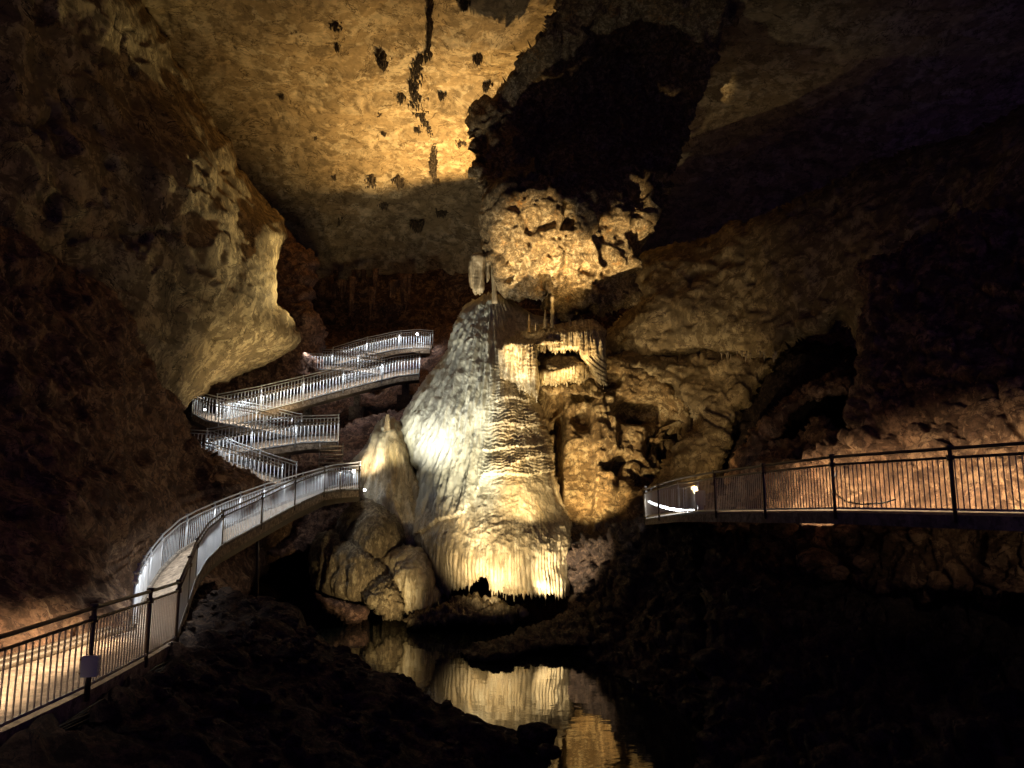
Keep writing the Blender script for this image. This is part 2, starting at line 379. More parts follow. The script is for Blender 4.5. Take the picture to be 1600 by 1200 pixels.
def flutes(W, per=.16, amp=.05, shift=0, seed=0, wob=1.0):
    x = W[:, 0] + shift
    u = x / per + wob * fbm(np.c_[x * 1.7, W[:, 1] * .5, W[:, 2] * .25], 3, seed) * 2.2
    a = np.abs(np.sin(np.pi * u)) ** .6; v = np.abs(np.sin(np.pi * u * .37 + 1)) ** .7
    return amp * (a - .6) * (.55 + .9 * np.abs(perlin(np.c_[np.floor(u) * .71, W[:, 2] * .4, W[:, 1] * 0], seed + 2))) + amp * 1.1 * (v - .5)
def fine_flutes(W, per=.15, amp=.07, seed=0):
    u = W[:, 0] / per + .9 * fbm(np.c_[W[:, 0] * 1.1, W[:, 1] * .3, W[:, 2] * .22], 2, seed) * 2; n = np.floor(u)
    a = np.abs(np.sin(np.pi * u)) ** .55; k = .5 + 1.1 * np.abs(perlin(np.c_[n * .77, W[:, 2] * .35, 0 * n], seed + 1))
    return amp * (a - .6) * k + .5 * amp * perlin(np.c_[n * .23, W[:, 2] * .15, 0 * n], seed + 3)
def terraces(W, amp=.12, freq=3.2, seed=0):
    z = -W[:, 2] * freq + 1.5 * fbm(np.c_[W[:, 0] * .9, W[:, 1] * .6, W[:, 2] * .5], 3, seed) + .9 * perlin(np.c_[W[:, 0] * 3, W[:, 2] * 1.7, W[:, 1] * 0], seed)
    c = np.floor(z); fz = z - c
    return amp * (fz ** 1.6 - .5) * (.15 + 1.9 * np.abs(perlin(np.c_[c * .61, W[:, 0] * 2.6, W[:, 1] * 0], seed + 4)))

# ------------------------------------------------------------------ cave shell
def ctrl_rows(rows, xs):
    return [(x, y, D) for y, D in rows for x in xs]
XC = np.unique(np.r_[np.arange(-700, 220, 16), np.arange(220, 920, 3.0), np.arange(920, 2300, 16)])
ceil_ctrl = ctrl_rows([(-700, 13.5), (-450, 19), (-250, 25), (-100, 31), (0, 35.5), (100, 41), (200, 47.5), (290, 54), (340, 58), (400, 62), (460, 64)], (-700, 200, 700, 1300, 2300))
def d_ceil(W, uv, N, sd):
    q = W + .5 * np.stack([fbm(W * .4, 2, 41), fbm(W * .4, 2, 42), fbm(W * .4, 2, 43)], -1)
    h = .9 * fbm(W * .10, 3, 3) + .10 * ridged(W * .22 + 3, 3, 17) + .05 * ridged(q * .7, 5, 7)
    z = W[:, 1] * .33 + 1.0 * fbm(W * .15, 3, 5); fz = z - np.floor(z); h = h + .22 * (fz ** 3) * (.3 + np.abs(perlin(np.c_[W[:, 0] * .15, np.floor(z) * .7, W[:, 1] * 0], 6)) * 2)
    h = h - .16 * sst(.25, .4, fbm(q * .8, 4, 12)) + .03 * fbm(q * 3.5, 3, 2)
    return h
ceiling = tag(relief('cave_ceiling', [(-700, -700), (2300, -700), (2300, 470), (-700, 470)], ceil_ctrl, M['ceil'], d_ceil, w=1, T=0, back=1, xs=XC,
                     ys=np.unique(np.r_[np.arange(-700, 0, 14), np.arange(0, 470, 3.0)])), kind='structure', label='broad yellow limestone ceiling of the cave')
cfun = rbf(ceil_ctrl)

tag(relief('cave_wall', [(200, 425), (420, 415), (1200, 425), (1600, 430), (1600, 1000), (200, 1000)],
           ctrl_rows([(430, 62.5), (470, 61), (520, 61.5), (600, 62), (1000, 62)], (200, 700, 1600)), M['back'], d_rock(1.6, .16, .16, 3, .5, .35), step=4, w=30, T=2), kind='structure')

# left overhang
over = [(-500, -400), (120, -160), (170, -60), (240, 30), (290, 110), (322, 178), (355, 222), (385, 272), (408, 303), (432, 330), (450, 366), (440, 385), (438, 405), (434, 432), (431, 468), (446, 484), (458, 502), (464, 530), (440, 556), (390, 578), (330, 605), (290, 640), (240, 665), (-500, 700)]
oc = [(-500, -100, 18), (-500, 600, 19), (0, 0, 25), (0, 300, 25), (0, 600, 27), (150, 0, 29), (180, 180, 31), (200, 400, 31), (200, 600, 33), (290, 130, 36), (310, 250, 35), (340, 380, 36), (320, 500, 36), (390, 310, 41), (420, 400, 40.5), (400, 470, 39.5), (460, 520, 43), (380, 560, 42), (280, 620, 38)]
def d_over(W, uv, N, sd):
    q = W + .8 * np.stack([fbm(W * .4, 2, 51), fbm(W * .4, 2, 52), fbm(W * .4, 2, 53)], -1)
    h = 1.2 * fbm(q * .18, 3, 9) + .22 * ridged(q * .35, 5, 4) + .04 * ridged(q * 2.4, 3, 6)
    dgl = (W[:, 0] * .5 + W[:, 2] * .9) * .7 + 1.3 * fbm(W * .3, 3, 5); fz = dgl - np.floor(dgl); h = h + .16 * (fz ** 2 - .3)
    h = (h - .45 * sst(.20, .40, fbm(q * .5, 4, 22))) * (.35 + .65 * sst(0, 90, sd))
    return h
tag(relief('left_overhang', rough_poly(over, 12, .03, 2), oc, M['over'], d_over, step=3, w=45, T=3.5, back=8), kind='structure')
over2 = [(330, 230), (400, 300), (445, 350), (470, 385), (494, 410), (490, 440), (492, 480), (505, 520), (520, 600), (300, 640), (250, 300)]
tag(relief('left_rear_wall', rough_poly(over2, 10, .04, 5), [(300, 300, 50), (480, 400, 50.5), (500, 520, 50), (400, 600, 48), (300, 600, 47)], M['red'], d_rock(1., .3, .12, 8, .35), step=3, w=25, T=2.5, back=6), kind='structure')

# near left wall
lw = [(-700, 250), (-100, 350), (0, 372), (60, 398), (110, 432), (165, 465), (196, 490), (208, 530), (225, 568), (262, 612), (284, 650), (292, 685), (340, 722), (400, 756), (470, 776), (505, 800), (470, 850), (420, 880), (380, 930), (330, 990), (270, 1040), (150, 1090), (0, 1160), (-700, 1500)]
lc = [(-700, 400, 12), (-700, 1200, 8.5), (-300, 400, 16), (-300, 1000, 11.5), (0, 400, 21), (0, 700, 18), (0, 850, 15.2), (0, 1030, 12.6), (100, 850, 17), (110, 1000, 14.8), (190, 960, 17.2), (200, 560, 27), (200, 800, 22), (235, 830, 24.5), (290, 690, 32), (280, 770, 31), (300, 820, 30.5), (255, 880, 28), (225, 920, 25), (205, 950, 21), (380, 800, 33), (460, 800, 38), (400, 880, 35), (300, 950, 25), (200, 1080, 18)]
def d_lw(W, uv, N, sd):
    q = W + .4 * np.stack([fbm(W * .8, 2, 51), fbm(W * .8, 2, 52), fbm(W * .8, 2, 53)], -1)
    f1, f2, c = worley(q * .9, 4); h = .35 * (c - .5) * sst(0, .3, f2 - f1)
    f1, f2, c = worley(q * 2.4, 8); h = h + .12 * (c - .5) * sst(0, .3, f2 - f1)
    k = sst(900, 700, uv[:, 1]) * .5 + .8
    return h * k + .5 * k * fbm(q * .3, 3, 4) + .10 * ridged(q * 1.5, 4, 7) + .03 * fbm(q * 6, 3, 3) + .25 * k * ridged(q * .5, 3, 3)
tag(relief('left_wall', rough_poly(lw, 10, .04, 8), lc, M['brown'], d_lw, step=3, w=25, T=1.5, back=5), kind='structure')

# sloping rubble hill that carries the zigzag walkway
hill = [(270, 640), (330, 612), (430, 560), (500, 500), (600, 508), (690, 505), (730, 515), (740, 600), (700, 700), (700, 820), (560, 840), (440, 870), (300, 850), (260, 740)]
hc = [(280, 650, 47.5), (300, 760, 40), (400, 770, 40), (500, 735, 41), (560, 745, 38.6), (620, 800, 38.5), (600, 700, 42.5), (650, 640, 46), (530, 655, 46), (450, 665, 46), (380, 650, 48), (480, 700, 42.5), (640, 605, 49.5), (690, 560, 54), (560, 605, 51), (480, 590, 54), (660, 528, 59.5), (560, 560, 58), (450, 600, 54), (500, 520, 61), (600, 520, 61), (720, 520, 57), (420, 860, 36)]
tag(relief('cave_slope', rough_poly(hill, 8, .05, 3), hc, M['red'], d_rock(.5, .45, .10, 5, .35), step=3, w=8, T=.6, back=4), kind='structure')

# right-hand ceiling and walls
e1 = [(946, 575), (944, 540), (950, 512), (972, 488), (992, 462), (990, 430), (1000, 405), (1030, 385), (1100, 370), (1200, 325), (1400, 240), (1700, 120), (2300, -200), (2300, 640), (1600, 560), (1340, 560), (1312, 500), (1290, 520), (1235, 538), (1212, 556), (1150, 562), (1060, 562), (1000, 570), (970, 566)]
ec = [(950, 540, 41), (1000, 480, 40), (1050, 400, 41), (1060, 540, 38.5), (1200, 420, 35), (1180, 545, 34.5), (1300, 330, 33), (1310, 500, 30), (1600, 200, 26), (1600, 540, 20), (2300, -100, 17), (2300, 600, 11)]
tag(relief('right_ceiling', rough_poly(e1, 10, .04, 4), ec, M['olive'], d_rock(.8, .22, .09, 14, .15, .08, .25), step=3.5, w=30, T=2, back=6), kind='structure')
e2 = [(935, 545), (1000, 555), (1060, 550), (1150, 552), (1220, 552), (1210, 585), (1170, 622), (1150, 660), (1146, 690), (1120, 745), (1120, 830), (1010, 830), (1000, 770), (1035, 735), (1052, 700), (1082, 672), (1074, 640), (1052, 612), (1010, 600), (960, 585)]
tag(relief('right_pillar_wall', rough_poly(e2, 9, .06, 6), [(940, 550, 40), (1050, 570, 38), (1200, 560, 35), (1100, 620, 36), (1130, 650, 35.2), (1080, 720, 34.5), (1060, 800, 33.5), (1110, 800, 32)], M['olive'], d_rock(.6, .35, .10, 24, .3, .06), step=2.5, w=22, T=1.8, back=3), kind='structure')
e3 = [(1100, 560), (1240, 535), (1345, 540), (1350, 700), (1340, 760), (1100, 830), (1110, 700)]
tag(relief('right_recess_wall', rough_poly(e3, 8, .05, 2), [(1100, 600, 40), (1240, 560, 36), (1350, 560, 32), (1350, 760, 30), (1100, 800, 36)], M['dark'], d_rock(.8, .3, .1, 24, .4), step=4, w=20, T=1.8, back=3), kind='structure')
e4 = [(1135, 765), (1140, 722), (1165, 690), (1190, 655), (1215, 625), (1255, 600), (1310, 582), (1335, 590), (1330, 620), (1295, 618), (1262, 628), (1235, 648), (1222, 668), (1200, 690), (1240, 690), (1262, 668), (1285, 655), (1310, 672), (1335, 700), (1345, 760), (1340, 830), (1130, 830)]
tag(relief('right_arch_rock', rough_poly(e4, 6, .07, 7), [(1140, 750, 30), (1190, 670, 30), (1300, 590, 28), (1280, 670, 26.5), (1330, 760, 24), (1150, 820, 28)], M['brown'], d_rock(.5, .4, .10, 27, .3), step=2.5, w=16, T=1.4, back=3), kind='structure')
e5 = [(1060, 850), (1075, 790), (1130, 760), (1180, 725), (1250, 712), (1310, 690), (1332, 665), (1340, 560), (1335, 420), (1500, 330), (2300, 200), (2300, 1000), (1060, 900)]
tag(relief('right_wall', rough_poly(e5, 8, .05, 9), [(1070, 840, 32), (1150, 770, 27), (1250, 740, 22.5), (1340, 700, 19.5), (1340, 500, 21), (1450, 740, 16.6), (1450, 640, 17.8), (1600, 740, 14.2), (1600, 600, 15.8), (1600, 400, 18), (2300, 750, 9), (2300, 300, 11), (1250, 900, 21), (1600, 850, 13.6), (2300, 900, 8.5)],
           M['brown'], d_rock(.45, .5, .07, 31, .28), step=3, w=20, T=1.2, back=4), kind='structure')

# wall right of the flowstone (warm lit, pitted)
g = [(835, 560), (900, 540), (955, 555), (1010, 575), (1060, 600), (1085, 640), (1085, 690), (1040, 735), (985, 748), (1005, 775), (1012, 800), (1000, 850), (880, 860), (830, 760)]
def d_g(W, uv, N, sd):
    q = W + .3 * np.stack([fbm(W, 2, 51), fbm(W, 2, 52), fbm(W, 2, 53)], -1)
    h = d_rock(.5, .45, .09, 44, .16, .14)(W, uv, N, sd)
    px, py = uv[:, 0], uv[:, 1]
    def hole(cx, cy, rx, ry, a): return a * np.exp(-(((px - cx) / rx) ** 2 + ((py - cy) / ry) ** 2) ** 2)
    n = 1 + .6 * fbm(W * 1.3, 3, 9)
    h = h - n * (hole(866, 660, 15, 48, 2.6) + hole(872, 745, 7, 60, 1.8) + hole(908, 655, 15, 22, .8) + hole(1005, 640, 48, 20, 1.9) + hole(1045, 690, 32, 38, 2.4) + hole(975, 728, 34, 16, 1.7) + hole(925, 600, 10, 22, 1.2) + hole(905, 612, 12, 14, .7) + hole(955, 590, 18, 14, 1.0))
    cur = sst(920, 935, px) * sst(968, 955, px) * sst(610, 625, py); h = h + cur * (flutes(W, .17, .09, 0, 6) + .6)
    b = np.exp(-((px - 915) / 26) ** 2 - ((py - 700) / 18) ** 2); h = h + b * (.5 + flutes(W, .17, .06, 0, 9))
    return h
tag(relief('ochre_wall', rough_poly(g, 8, .06, 11), [(850, 600, 38.5), (950, 600, 38.5), (1060, 640, 38.2), (900, 700, 37.6), (960, 700, 37.8), (1030, 720, 37.8), (880, 800, 36.6), (950, 800, 36.2), (1000, 790, 35.5)], M['orange'], d_g, step=2, w=14, T=1, back=3), kind='structure')
# rock mass below the ochre wall, right of the pool
rp = [(868, 850), (905, 838), (960, 826), (1010, 812), (1060, 814), (1100, 816), (1106, 850), (1102, 900), (1106, 960), (1104, 1060), (1100, 1140), (1040, 1100), (960, 1060), (905, 1020), (880, 975), (893, 930), (880, 880)]
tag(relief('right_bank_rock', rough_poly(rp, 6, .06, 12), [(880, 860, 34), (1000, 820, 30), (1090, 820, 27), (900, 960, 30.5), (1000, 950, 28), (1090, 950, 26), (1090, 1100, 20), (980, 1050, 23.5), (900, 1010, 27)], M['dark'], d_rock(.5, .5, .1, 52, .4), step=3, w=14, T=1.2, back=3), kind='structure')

# ------------------------------------------------------------------ ground and water
def shore(Y):
    return np.interp(Y, [0, 12, 14.4, 15.4, 16.2, 17, 18.2, 19.6, 21, 22.5, 25, 27, 30, 36, 60], [.6, .4, -.3, -.1, .75, .6, -.9, -2.4, -4.0, -5.8, -8.0, -8.9, -9.8, -12, -15])
gx = np.unique(np.r_[np.arange(-40, -10, .5), np.arange(-10, 3, .07), np.arange(3, 40, .6)]); gy = np.unique(np.r_[np.arange(-8, 8, .5), np.arange(8, 26, .09), np.arange(26, 66, .6)])
GX, GY = np.meshgrid(gx, gy)
Wg = np.c_[GX.ravel(), GY.ravel(), 0 * GX.ravel()]
sx = shore(GY) + (.35 * fbm(Wg * 1.1, 4, 8)).reshape(GX.shape)
dd = sx - GX
k = np.where(shore(GY) > -3.2, 2.35 / (shore(GY) + 5.9), np.where(GX < -5.5, .9, .35))
zl = np.clip(k * dd, -1.5, 2.35); zl = np.where(dd > 0, zl + .12 * np.minimum(dd, 1), zl)
nz = (.16 * ridged(Wg * 1.3, 4, 2) + .22 * fbm(Wg * .5, 3, 3)).reshape(GX.shape)
f1, f2, c = worley(Wg * 2.0, 3); nz = nz + (.34 * (c - .5) * sst(0, .3, f2 - f1)).reshape(GX.shape)
zg = zl + nz * np.clip(.35 + dd, .1, 1)
deckz = sst(-5.9, -6.3, GX) * sst(14.5, 13.5, GY); zg = zg * (1 - deckz) + np.minimum(zg, 2.1) * deckz
right = np.clip((GX - (7 + (28 - GY) * .35)) * .5, -2, 3); zg = np.where(GX > 3, np.maximum(zg, right), zg)
ids = np.arange(GX.size).reshape(GX.shape); q = np.stack([ids[:-1, :-1], ids[:-1, 1:], ids[1:, 1:], ids[1:, :-1]], -1).reshape(-1, 4)
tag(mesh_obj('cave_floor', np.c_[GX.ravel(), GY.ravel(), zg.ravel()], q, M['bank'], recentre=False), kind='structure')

mw, nt, b = nodes('pool_water'); b.inputs['Base Color'].default_value = (.012, .014, .010, 1); b.inputs['Roughness'].default_value = .025; b.inputs['IOR'].default_value = 1.9
b.inputs['Specular IOR Level'].default_value = .8
tcn = nt.nodes.new('ShaderNodeTexCoord'); nn = nt.nodes.new('ShaderNodeTexNoise'); nn.inputs['Scale'].default_value = 1.1; nn.inputs['Detail'].default_value = 3
mpn = nt.nodes.new('ShaderNodeMapping'); mpn.inputs['Scale'].default_value = (1, 2.2, 1)
nt.links.new(tcn.outputs['Object'], mpn.inputs[0]); nt.links.new(mpn.outputs[0], nn.inputs['Vector'])
bp = nt.nodes.new('ShaderNodeBump'); bp.inputs['Strength'].default_value = .35; bp.inputs['Distance'].default_value = .012
nt.links.new(nn.outputs[0], bp.inputs['Height']); nt.links.new(bp.outputs[0], b.inputs['Normal'])
tag(mesh_obj('pool_water', [(-40, -8, 0), (40, -8, 0), (40, 66, 0), (-40, 66, 0)], [[0, 1, 2, 3]], mw, recentre=False), kind='structure')

# ------------------------------------------------------------------ the great flowstone
FS = empty('flowstone_formation', V(780, 973, 33)); FS.location.z = 0; OFFS[FS.name][2] = 0
tag(FS, 'towering cream flowstone cone with hanging curtains rising from the pool', 'flowstone')
body = [(765, 463), (752, 466), (738, 473), (724, 488), (714, 505), (706, 530), (699, 548), (684, 570), (668, 590), (655, 607), (643, 628), (634, 642), (628, 655), (628, 672), (633, 690), (640, 712), (650, 737), (656, 765), (650, 785), (645, 800), (646, 825), (648, 842), (655, 860), (668, 882), (680, 905), (690, 922)]
body += fringe((690, 922), (727, 916), 13, 5, 1) + fringe((730, 916), (748, 905), 7, 5, 2) + [(752, 902), (760, 904)] + fringe((763, 914), (792, 927), 15, 5, 3) + fringe((792, 929), (832, 925), 14, 5, 4) + fringe((834, 920), (886, 930), 15, 5, 5)
body += [(891, 936), (887, 925), (888, 908), (898, 893), (904, 880), (905, 868), (898, 858), (892, 850), (887, 838), (889, 820), (884, 805), (877, 785), (872, 765), (866, 735), (861, 705), (856, 686), (850, 662), (846, 645), (838, 630), (838, 600), (838, 560), (850, 530), (880, 505), (905, 500), (905, 492), (860, 496), (835, 492), (818, 482), (800, 470), (785, 464), (775, 462)]
bc = [(765, 465, 38.6), (722, 500, 39), (740, 520, 37.6), (700, 555, 38.6), (790, 490, 38.2), (840, 505, 38), (895, 500, 38.3), (745, 570, 36.3), (700, 610, 36.6), (655, 612, 38), (632, 665, 37.3), (690, 680, 35.3), (745, 680, 35.0), (800, 570, 36.2), (800, 640, 35.0), (835, 640, 35.8), (815, 700, 34.4), (852, 690, 35.8), (655, 745, 36.8), (700, 770, 34.6), (770, 770, 33.6), (830, 760, 33.8), (868, 770, 35), (650, 850, 35), (690, 860, 33.2), (765, 850, 31.9), (820, 850, 31.9), (870, 850, 32.6), (900, 870, 34), (690, 925, 33.4), (760, 910, 31.8), (860, 930, 31.7), (800, 930, 31.5)]
LEDGES = [([(640, 842), (664, 830), (675, 822), (690, 814), (712, 806), (726, 801), (735, 790), (742, 775)], .12, 50), ([(742, 775), (750, 757), (757, 742), (800, 741), (820, 744), (850, 738), (866, 736)], .17, 26), ([(790, 742), (800, 728), (820, 718), (845, 714), (858, 716)], .14, 12),
          ([(750, 706), (775, 702), (800, 698), (830, 700), (855, 694)], .12, 10), ([(870, 790), (880, 800)], .1, 8), ([(765, 664), (790, 660), (815, 668), (846, 664)], .13, 10), ([(772, 628), (795, 622), (830, 628)], .15, 10)]
def d_body(W, uv, N, sd):
    px, py = uv[:, 0], uv[:, 1]
    warp = 5 * fbm(np.c_[W[:, 0] * 1.4, W[:, 2] * 1.4, W[:, 1]], 3, 77)
    left = sst(792, 745, px + (py - 640) * .12 + warp) * sst(850, 790, py)             # draped left face
    terr = (1 - left) * sst(765, 735, py) * sst(500, 580, py) * sst(736, 756, px)
    skirt = 1 - left - terr; skirt = np.clip(skirt, 0, 1) * sst(480, 600, py)
    # left face: long soft folds fanning from the apex plus lumps
    ang = (px - 770) / np.maximum(py - 430, 30)
    fold = fbm(np.c_[ang * 22, py * .012, 0 * px], 4, 61)
    h = left * (.34 * fold + .06 * ridged(np.c_[ang * 50, py * .03, 0 * px], 3, 62) + .08 * fbm(W * np.array([3, 3, 1.4]), 4, 63) + .10 * np.abs(fbm(np.c_[W[:, 0] * 2.2, W[:, 2] * .9, W[:, 1]], 3, 68)))
    lump = sst(610, 480, py) * sst(785, 760, px); h = h + lump * (.12 * ridged(W * 1.3, 4, 66) + .08 * np.abs(perlin(W * 2.8, 5)))
    h = h + terr * (terraces(W, .10, 5.4, 5) + terraces(W + 3.3, .05, 9, 8) + flutes(W, .12, .025, 0, 4) + .25 * fbm(W * .8, 2, 64))
    h = h + skirt * (fine_flutes(W, .155, .085, 14) * (.25 + .75 * sst(845, 885, py + 8 * fbm(W * 1.3, 2, 5))) + .22 * fbm(W * .6, 3, 65) + .06 * ridged(W * 2.0, 3, 67) * sst(900, 850, py))
    k = sst(870, 885, px) * sst(920, 780, py); h = h + k * .22 * np.abs(perlin(W * 2.6, 9)) + .15 * k * ridged(W * 2, 2, 3)
    for line, a, fall in LEDGES:
        X = [p[0] for p in line]; Y = [p[1] for p in line]; yl = np.interp(px, X, Y) + 2.5 * perlin(np.c_[px * .35, py * 0, px * 0], 3) + 1.5 * perlin(np.c_[px * 1.1, py * 0, px * 0], 4); dy = yl - py
        side = sst(min(X) - 2, min(X) + 8, px) * sst(max(X) + 2, max(X) - 8, px)
        pr = np.where(dy > 0, np.exp(-dy / fall), 0) * side
        h = h + a * pr + pr * fine_flutes(W, .155, .10, 21)
    h = h + .015 * fbm(W * 9, 3, 71)
    return h
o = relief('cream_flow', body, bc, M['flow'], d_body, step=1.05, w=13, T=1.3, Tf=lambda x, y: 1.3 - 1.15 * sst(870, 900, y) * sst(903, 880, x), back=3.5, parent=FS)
# the pale left face is the same rock in a greener, wetter coat: blend inside the body's material
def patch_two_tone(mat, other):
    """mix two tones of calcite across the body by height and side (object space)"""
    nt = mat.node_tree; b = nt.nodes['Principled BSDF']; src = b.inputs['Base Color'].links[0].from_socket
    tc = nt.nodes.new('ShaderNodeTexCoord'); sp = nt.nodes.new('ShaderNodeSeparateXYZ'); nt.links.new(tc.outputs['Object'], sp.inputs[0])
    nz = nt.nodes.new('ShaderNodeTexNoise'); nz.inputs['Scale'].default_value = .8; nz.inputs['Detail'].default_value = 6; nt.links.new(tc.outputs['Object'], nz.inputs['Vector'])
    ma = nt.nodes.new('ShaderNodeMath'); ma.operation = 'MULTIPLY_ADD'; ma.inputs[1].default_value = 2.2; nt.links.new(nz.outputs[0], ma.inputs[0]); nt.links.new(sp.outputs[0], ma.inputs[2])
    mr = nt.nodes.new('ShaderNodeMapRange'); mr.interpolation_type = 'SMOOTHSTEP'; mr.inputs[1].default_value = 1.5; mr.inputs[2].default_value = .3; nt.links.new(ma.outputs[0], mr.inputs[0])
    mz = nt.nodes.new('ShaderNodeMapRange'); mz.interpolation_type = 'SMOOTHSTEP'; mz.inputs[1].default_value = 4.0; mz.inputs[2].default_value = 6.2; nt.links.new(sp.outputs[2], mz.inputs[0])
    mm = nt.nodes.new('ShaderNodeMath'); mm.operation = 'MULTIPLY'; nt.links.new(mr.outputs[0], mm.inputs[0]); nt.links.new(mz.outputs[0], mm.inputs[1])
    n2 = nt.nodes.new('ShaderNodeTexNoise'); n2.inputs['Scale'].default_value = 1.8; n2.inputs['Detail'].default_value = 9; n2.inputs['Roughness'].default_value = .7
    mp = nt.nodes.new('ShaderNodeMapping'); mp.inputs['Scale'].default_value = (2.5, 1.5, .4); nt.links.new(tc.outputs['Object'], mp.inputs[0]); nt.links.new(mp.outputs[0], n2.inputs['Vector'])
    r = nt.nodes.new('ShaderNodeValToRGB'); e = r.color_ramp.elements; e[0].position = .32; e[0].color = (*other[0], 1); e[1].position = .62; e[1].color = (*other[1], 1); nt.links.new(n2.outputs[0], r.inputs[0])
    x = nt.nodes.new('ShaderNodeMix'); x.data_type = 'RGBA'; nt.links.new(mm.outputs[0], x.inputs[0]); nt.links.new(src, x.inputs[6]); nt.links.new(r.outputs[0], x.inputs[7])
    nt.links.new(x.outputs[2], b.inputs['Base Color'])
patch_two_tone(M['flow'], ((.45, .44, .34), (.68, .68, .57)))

M['curt'] = rock_mat('curtain_calcite', (.64, .54, .36), (.52, .38, .20), (.20, .14, .07), .4, 1.4, .4, .3, (2.2, 2, .3), .5, None, 20, crisp=.75, cracks=False)
def d_curt(per=.13, amp=.06, seed=0, sweep=None, lump=.1):
    def f(W, uv, N, sd):
        sh = 0 if sweep is None else sweep(uv[:, 1])
        return flutes(W, per, amp, sh, seed) + lump * fbm(W * 1.2, 3, seed + 1) + .03 * terraces(W, 1, 5, seed)
    return f
def curtain(poly, ctrl, seed, w=6, T=.5, per=.13, amp=.06, sweep=None, back=.5, name='curtain', mat=None, lump=.1, step=1.1):
    return relief(name, poly, ctrl, mat or M['curt'], d_curt(per, amp, seed, sweep, lump), step=step, w=w, T=T, back=back, parent=FS)
# shelf top
shelf = [(778, 549), (785, 538), (794, 532), (806, 524), (818, 517), (832, 511), (842, 507), (863, 506), (880, 503), (900, 501), (925, 500), (940, 506), (946, 518), (945, 530), (940, 545), (920, 540), (890, 536), (860, 538), (835, 540), (815, 545), (795, 552)]
curtain(shelf, [(780, 548, 35), (842, 508, 36.6), (900, 502, 36.8), (940, 508, 36), (940, 540, 34.9), (890, 536, 34.5), (840, 538, 34.2), (800, 548, 34.3)], 3, w=6, T=.5, lump=.25, amp=.05, back=1.6, name='shelf')
A = [(779, 546), (788, 537), (800, 533), (835, 533), (837, 550), (839, 565), (841, 580), (842, 600), (841, 618)] + fringe((841, 618), (826, 612), 14, 5, 8)[:-1] + fringe((826, 612), (808, 600), 13, 4.5, 7)[:-1] + [(806, 598), (796, 594), (783, 592), (779, 570)]
curtain(A, [(780, 550, 35), (800, 535, 34.2), (836, 535, 34.2), (840, 600, 33.9), (790, 590, 35), (815, 580, 33.9), (835, 620, 33.8)], 11, amp=.075)
Bc = [(834, 535), (845, 522), (870, 516), (905, 514), (915, 530), (912, 548)] + fringe((912, 548), (884, 546), 7, 5, 12)[:-1] + fringe((884, 548), (862, 550), 8, 5, 13)[:-1] + [(857, 545), (855, 536)] + fringe((853, 546), (842, 545), 10, 5, 14)[:-1] + [(840, 545)]
curtain(Bc, [(840, 520, 35), (905, 516, 35), (910, 545, 34.8), (845, 550, 34.7), (870, 545, 34.6)], 12, amp=.08)
Dc = [(898, 520), (915, 512), (940, 512), (946, 524), (946, 545), (947, 562), (947, 580), (949, 600)] + fringe((950, 603), (936, 598), 6, 4, 15)[:-1] + [(930, 590), (922, 578), (914, 566), (908, 558), (903, 545)]
curtain(Dc, [(900, 520, 35), (942, 515, 35), (946, 600, 35), (920, 570, 34.4), (930, 540, 34.3)], 14, amp=.06, sweep=lambda py: -np.clip(py - 555, 0, 99) ** 1.35 * .012)
Mo = [(841, 583), (842, 566), (849, 555), (862, 549), (876, 544), (892, 543), (905, 548), (913, 558), (915, 572), (900, 580), (870, 584)]
curtain(Mo, [(843, 580, 35), (875, 555, 35.2), (905, 556, 35.2), (880, 575, 34.4), (860, 575, 34.4)], 15, w=14, T=.7, amp=.01, lump=.25, name='grey_mound', mat=M['mound'])
Cc = [(841, 581), (855, 577), (880, 573), (897, 567), (910, 566), (918, 574), (922, 584), (916, 594)] + fringe((914, 596), (846, 600), 5, 4, 16)[:-1] + [(842, 594)]
curtain(Cc, [(843, 582, 34.6), (880, 575, 34.2), (912, 570, 34.6), (915, 592, 34.8), (880, 598, 34.5), (850, 597, 34.6)], 17, w=7, T=.4, amp=.05)
# ledge below canopy
curtain([(843, 596), (880, 594), (925, 590), (948, 612), (940, 625), (905, 618), (880, 612), (855, 616), (843, 608)], [(845, 600, 36), (900, 595, 36.5), (945, 612, 37), (880, 610, 36)], 18, w=8, T=.5, amp=.03, lump=.35, name='ledge', mat=M['orange'])

# stalagmites and column on the shelf
def stalagmite(px, py0, py1, D, r, label, seed, mat='flow', column=False):
    mb = MB(); a = V(px, py0, D); L = (py0 - py1) / F * D * 1.03
    rr = random.Random(seed); n = 16; pts = []; rad = []
    for i in range(n + 1):
        t = i / n; tp = (1 - .35 * t) if column else max(.08, (1 - t ** 2.2 * .85))
        pts.append((a.x + rr.uniform(-.1, .1) * r, a.y, a.z - .15 + (L + .15) * t)); rad.append(r * tp * rr.uniform(.65, 1.25) * (1.35 if i == 0 else 1))
    mb.tube(pts, rad, 12); o = mb.build('stalagmite', M[mat], smooth=True)
    tag(o, label, 'stalagmite', 'stalagmites on the flowstone shelf'); return o
stalagmite(827, 515, 488, 35.2, .085, 'amber spike stalagmite, leftmost on the flowstone shelf', 1, 'orange')
stalagmite(852, 508, 484, 35.6, .10, 'pale twin stalagmite just left of the tall one on the shelf', 2)
stalagmite(863, 508, 462, 35.8, .13, 'tallest knobbly stalagmite on the shelf below the hanging rock', 3, column=True)
stalagmite(837, 512, 503, 35.2, .05, 'tiny white stalagmite between the amber spike and the pale twin', 4)
stalagmite(891, 504, 496, 35.6, .045, 'tiny stalagmite standing alone at the right of the shelf', 5)
stalagmite(605, 668, 648, 37.3, .16, 'stubby white topped stalagmite on the small yellow flowstone cone', 6, column=True)

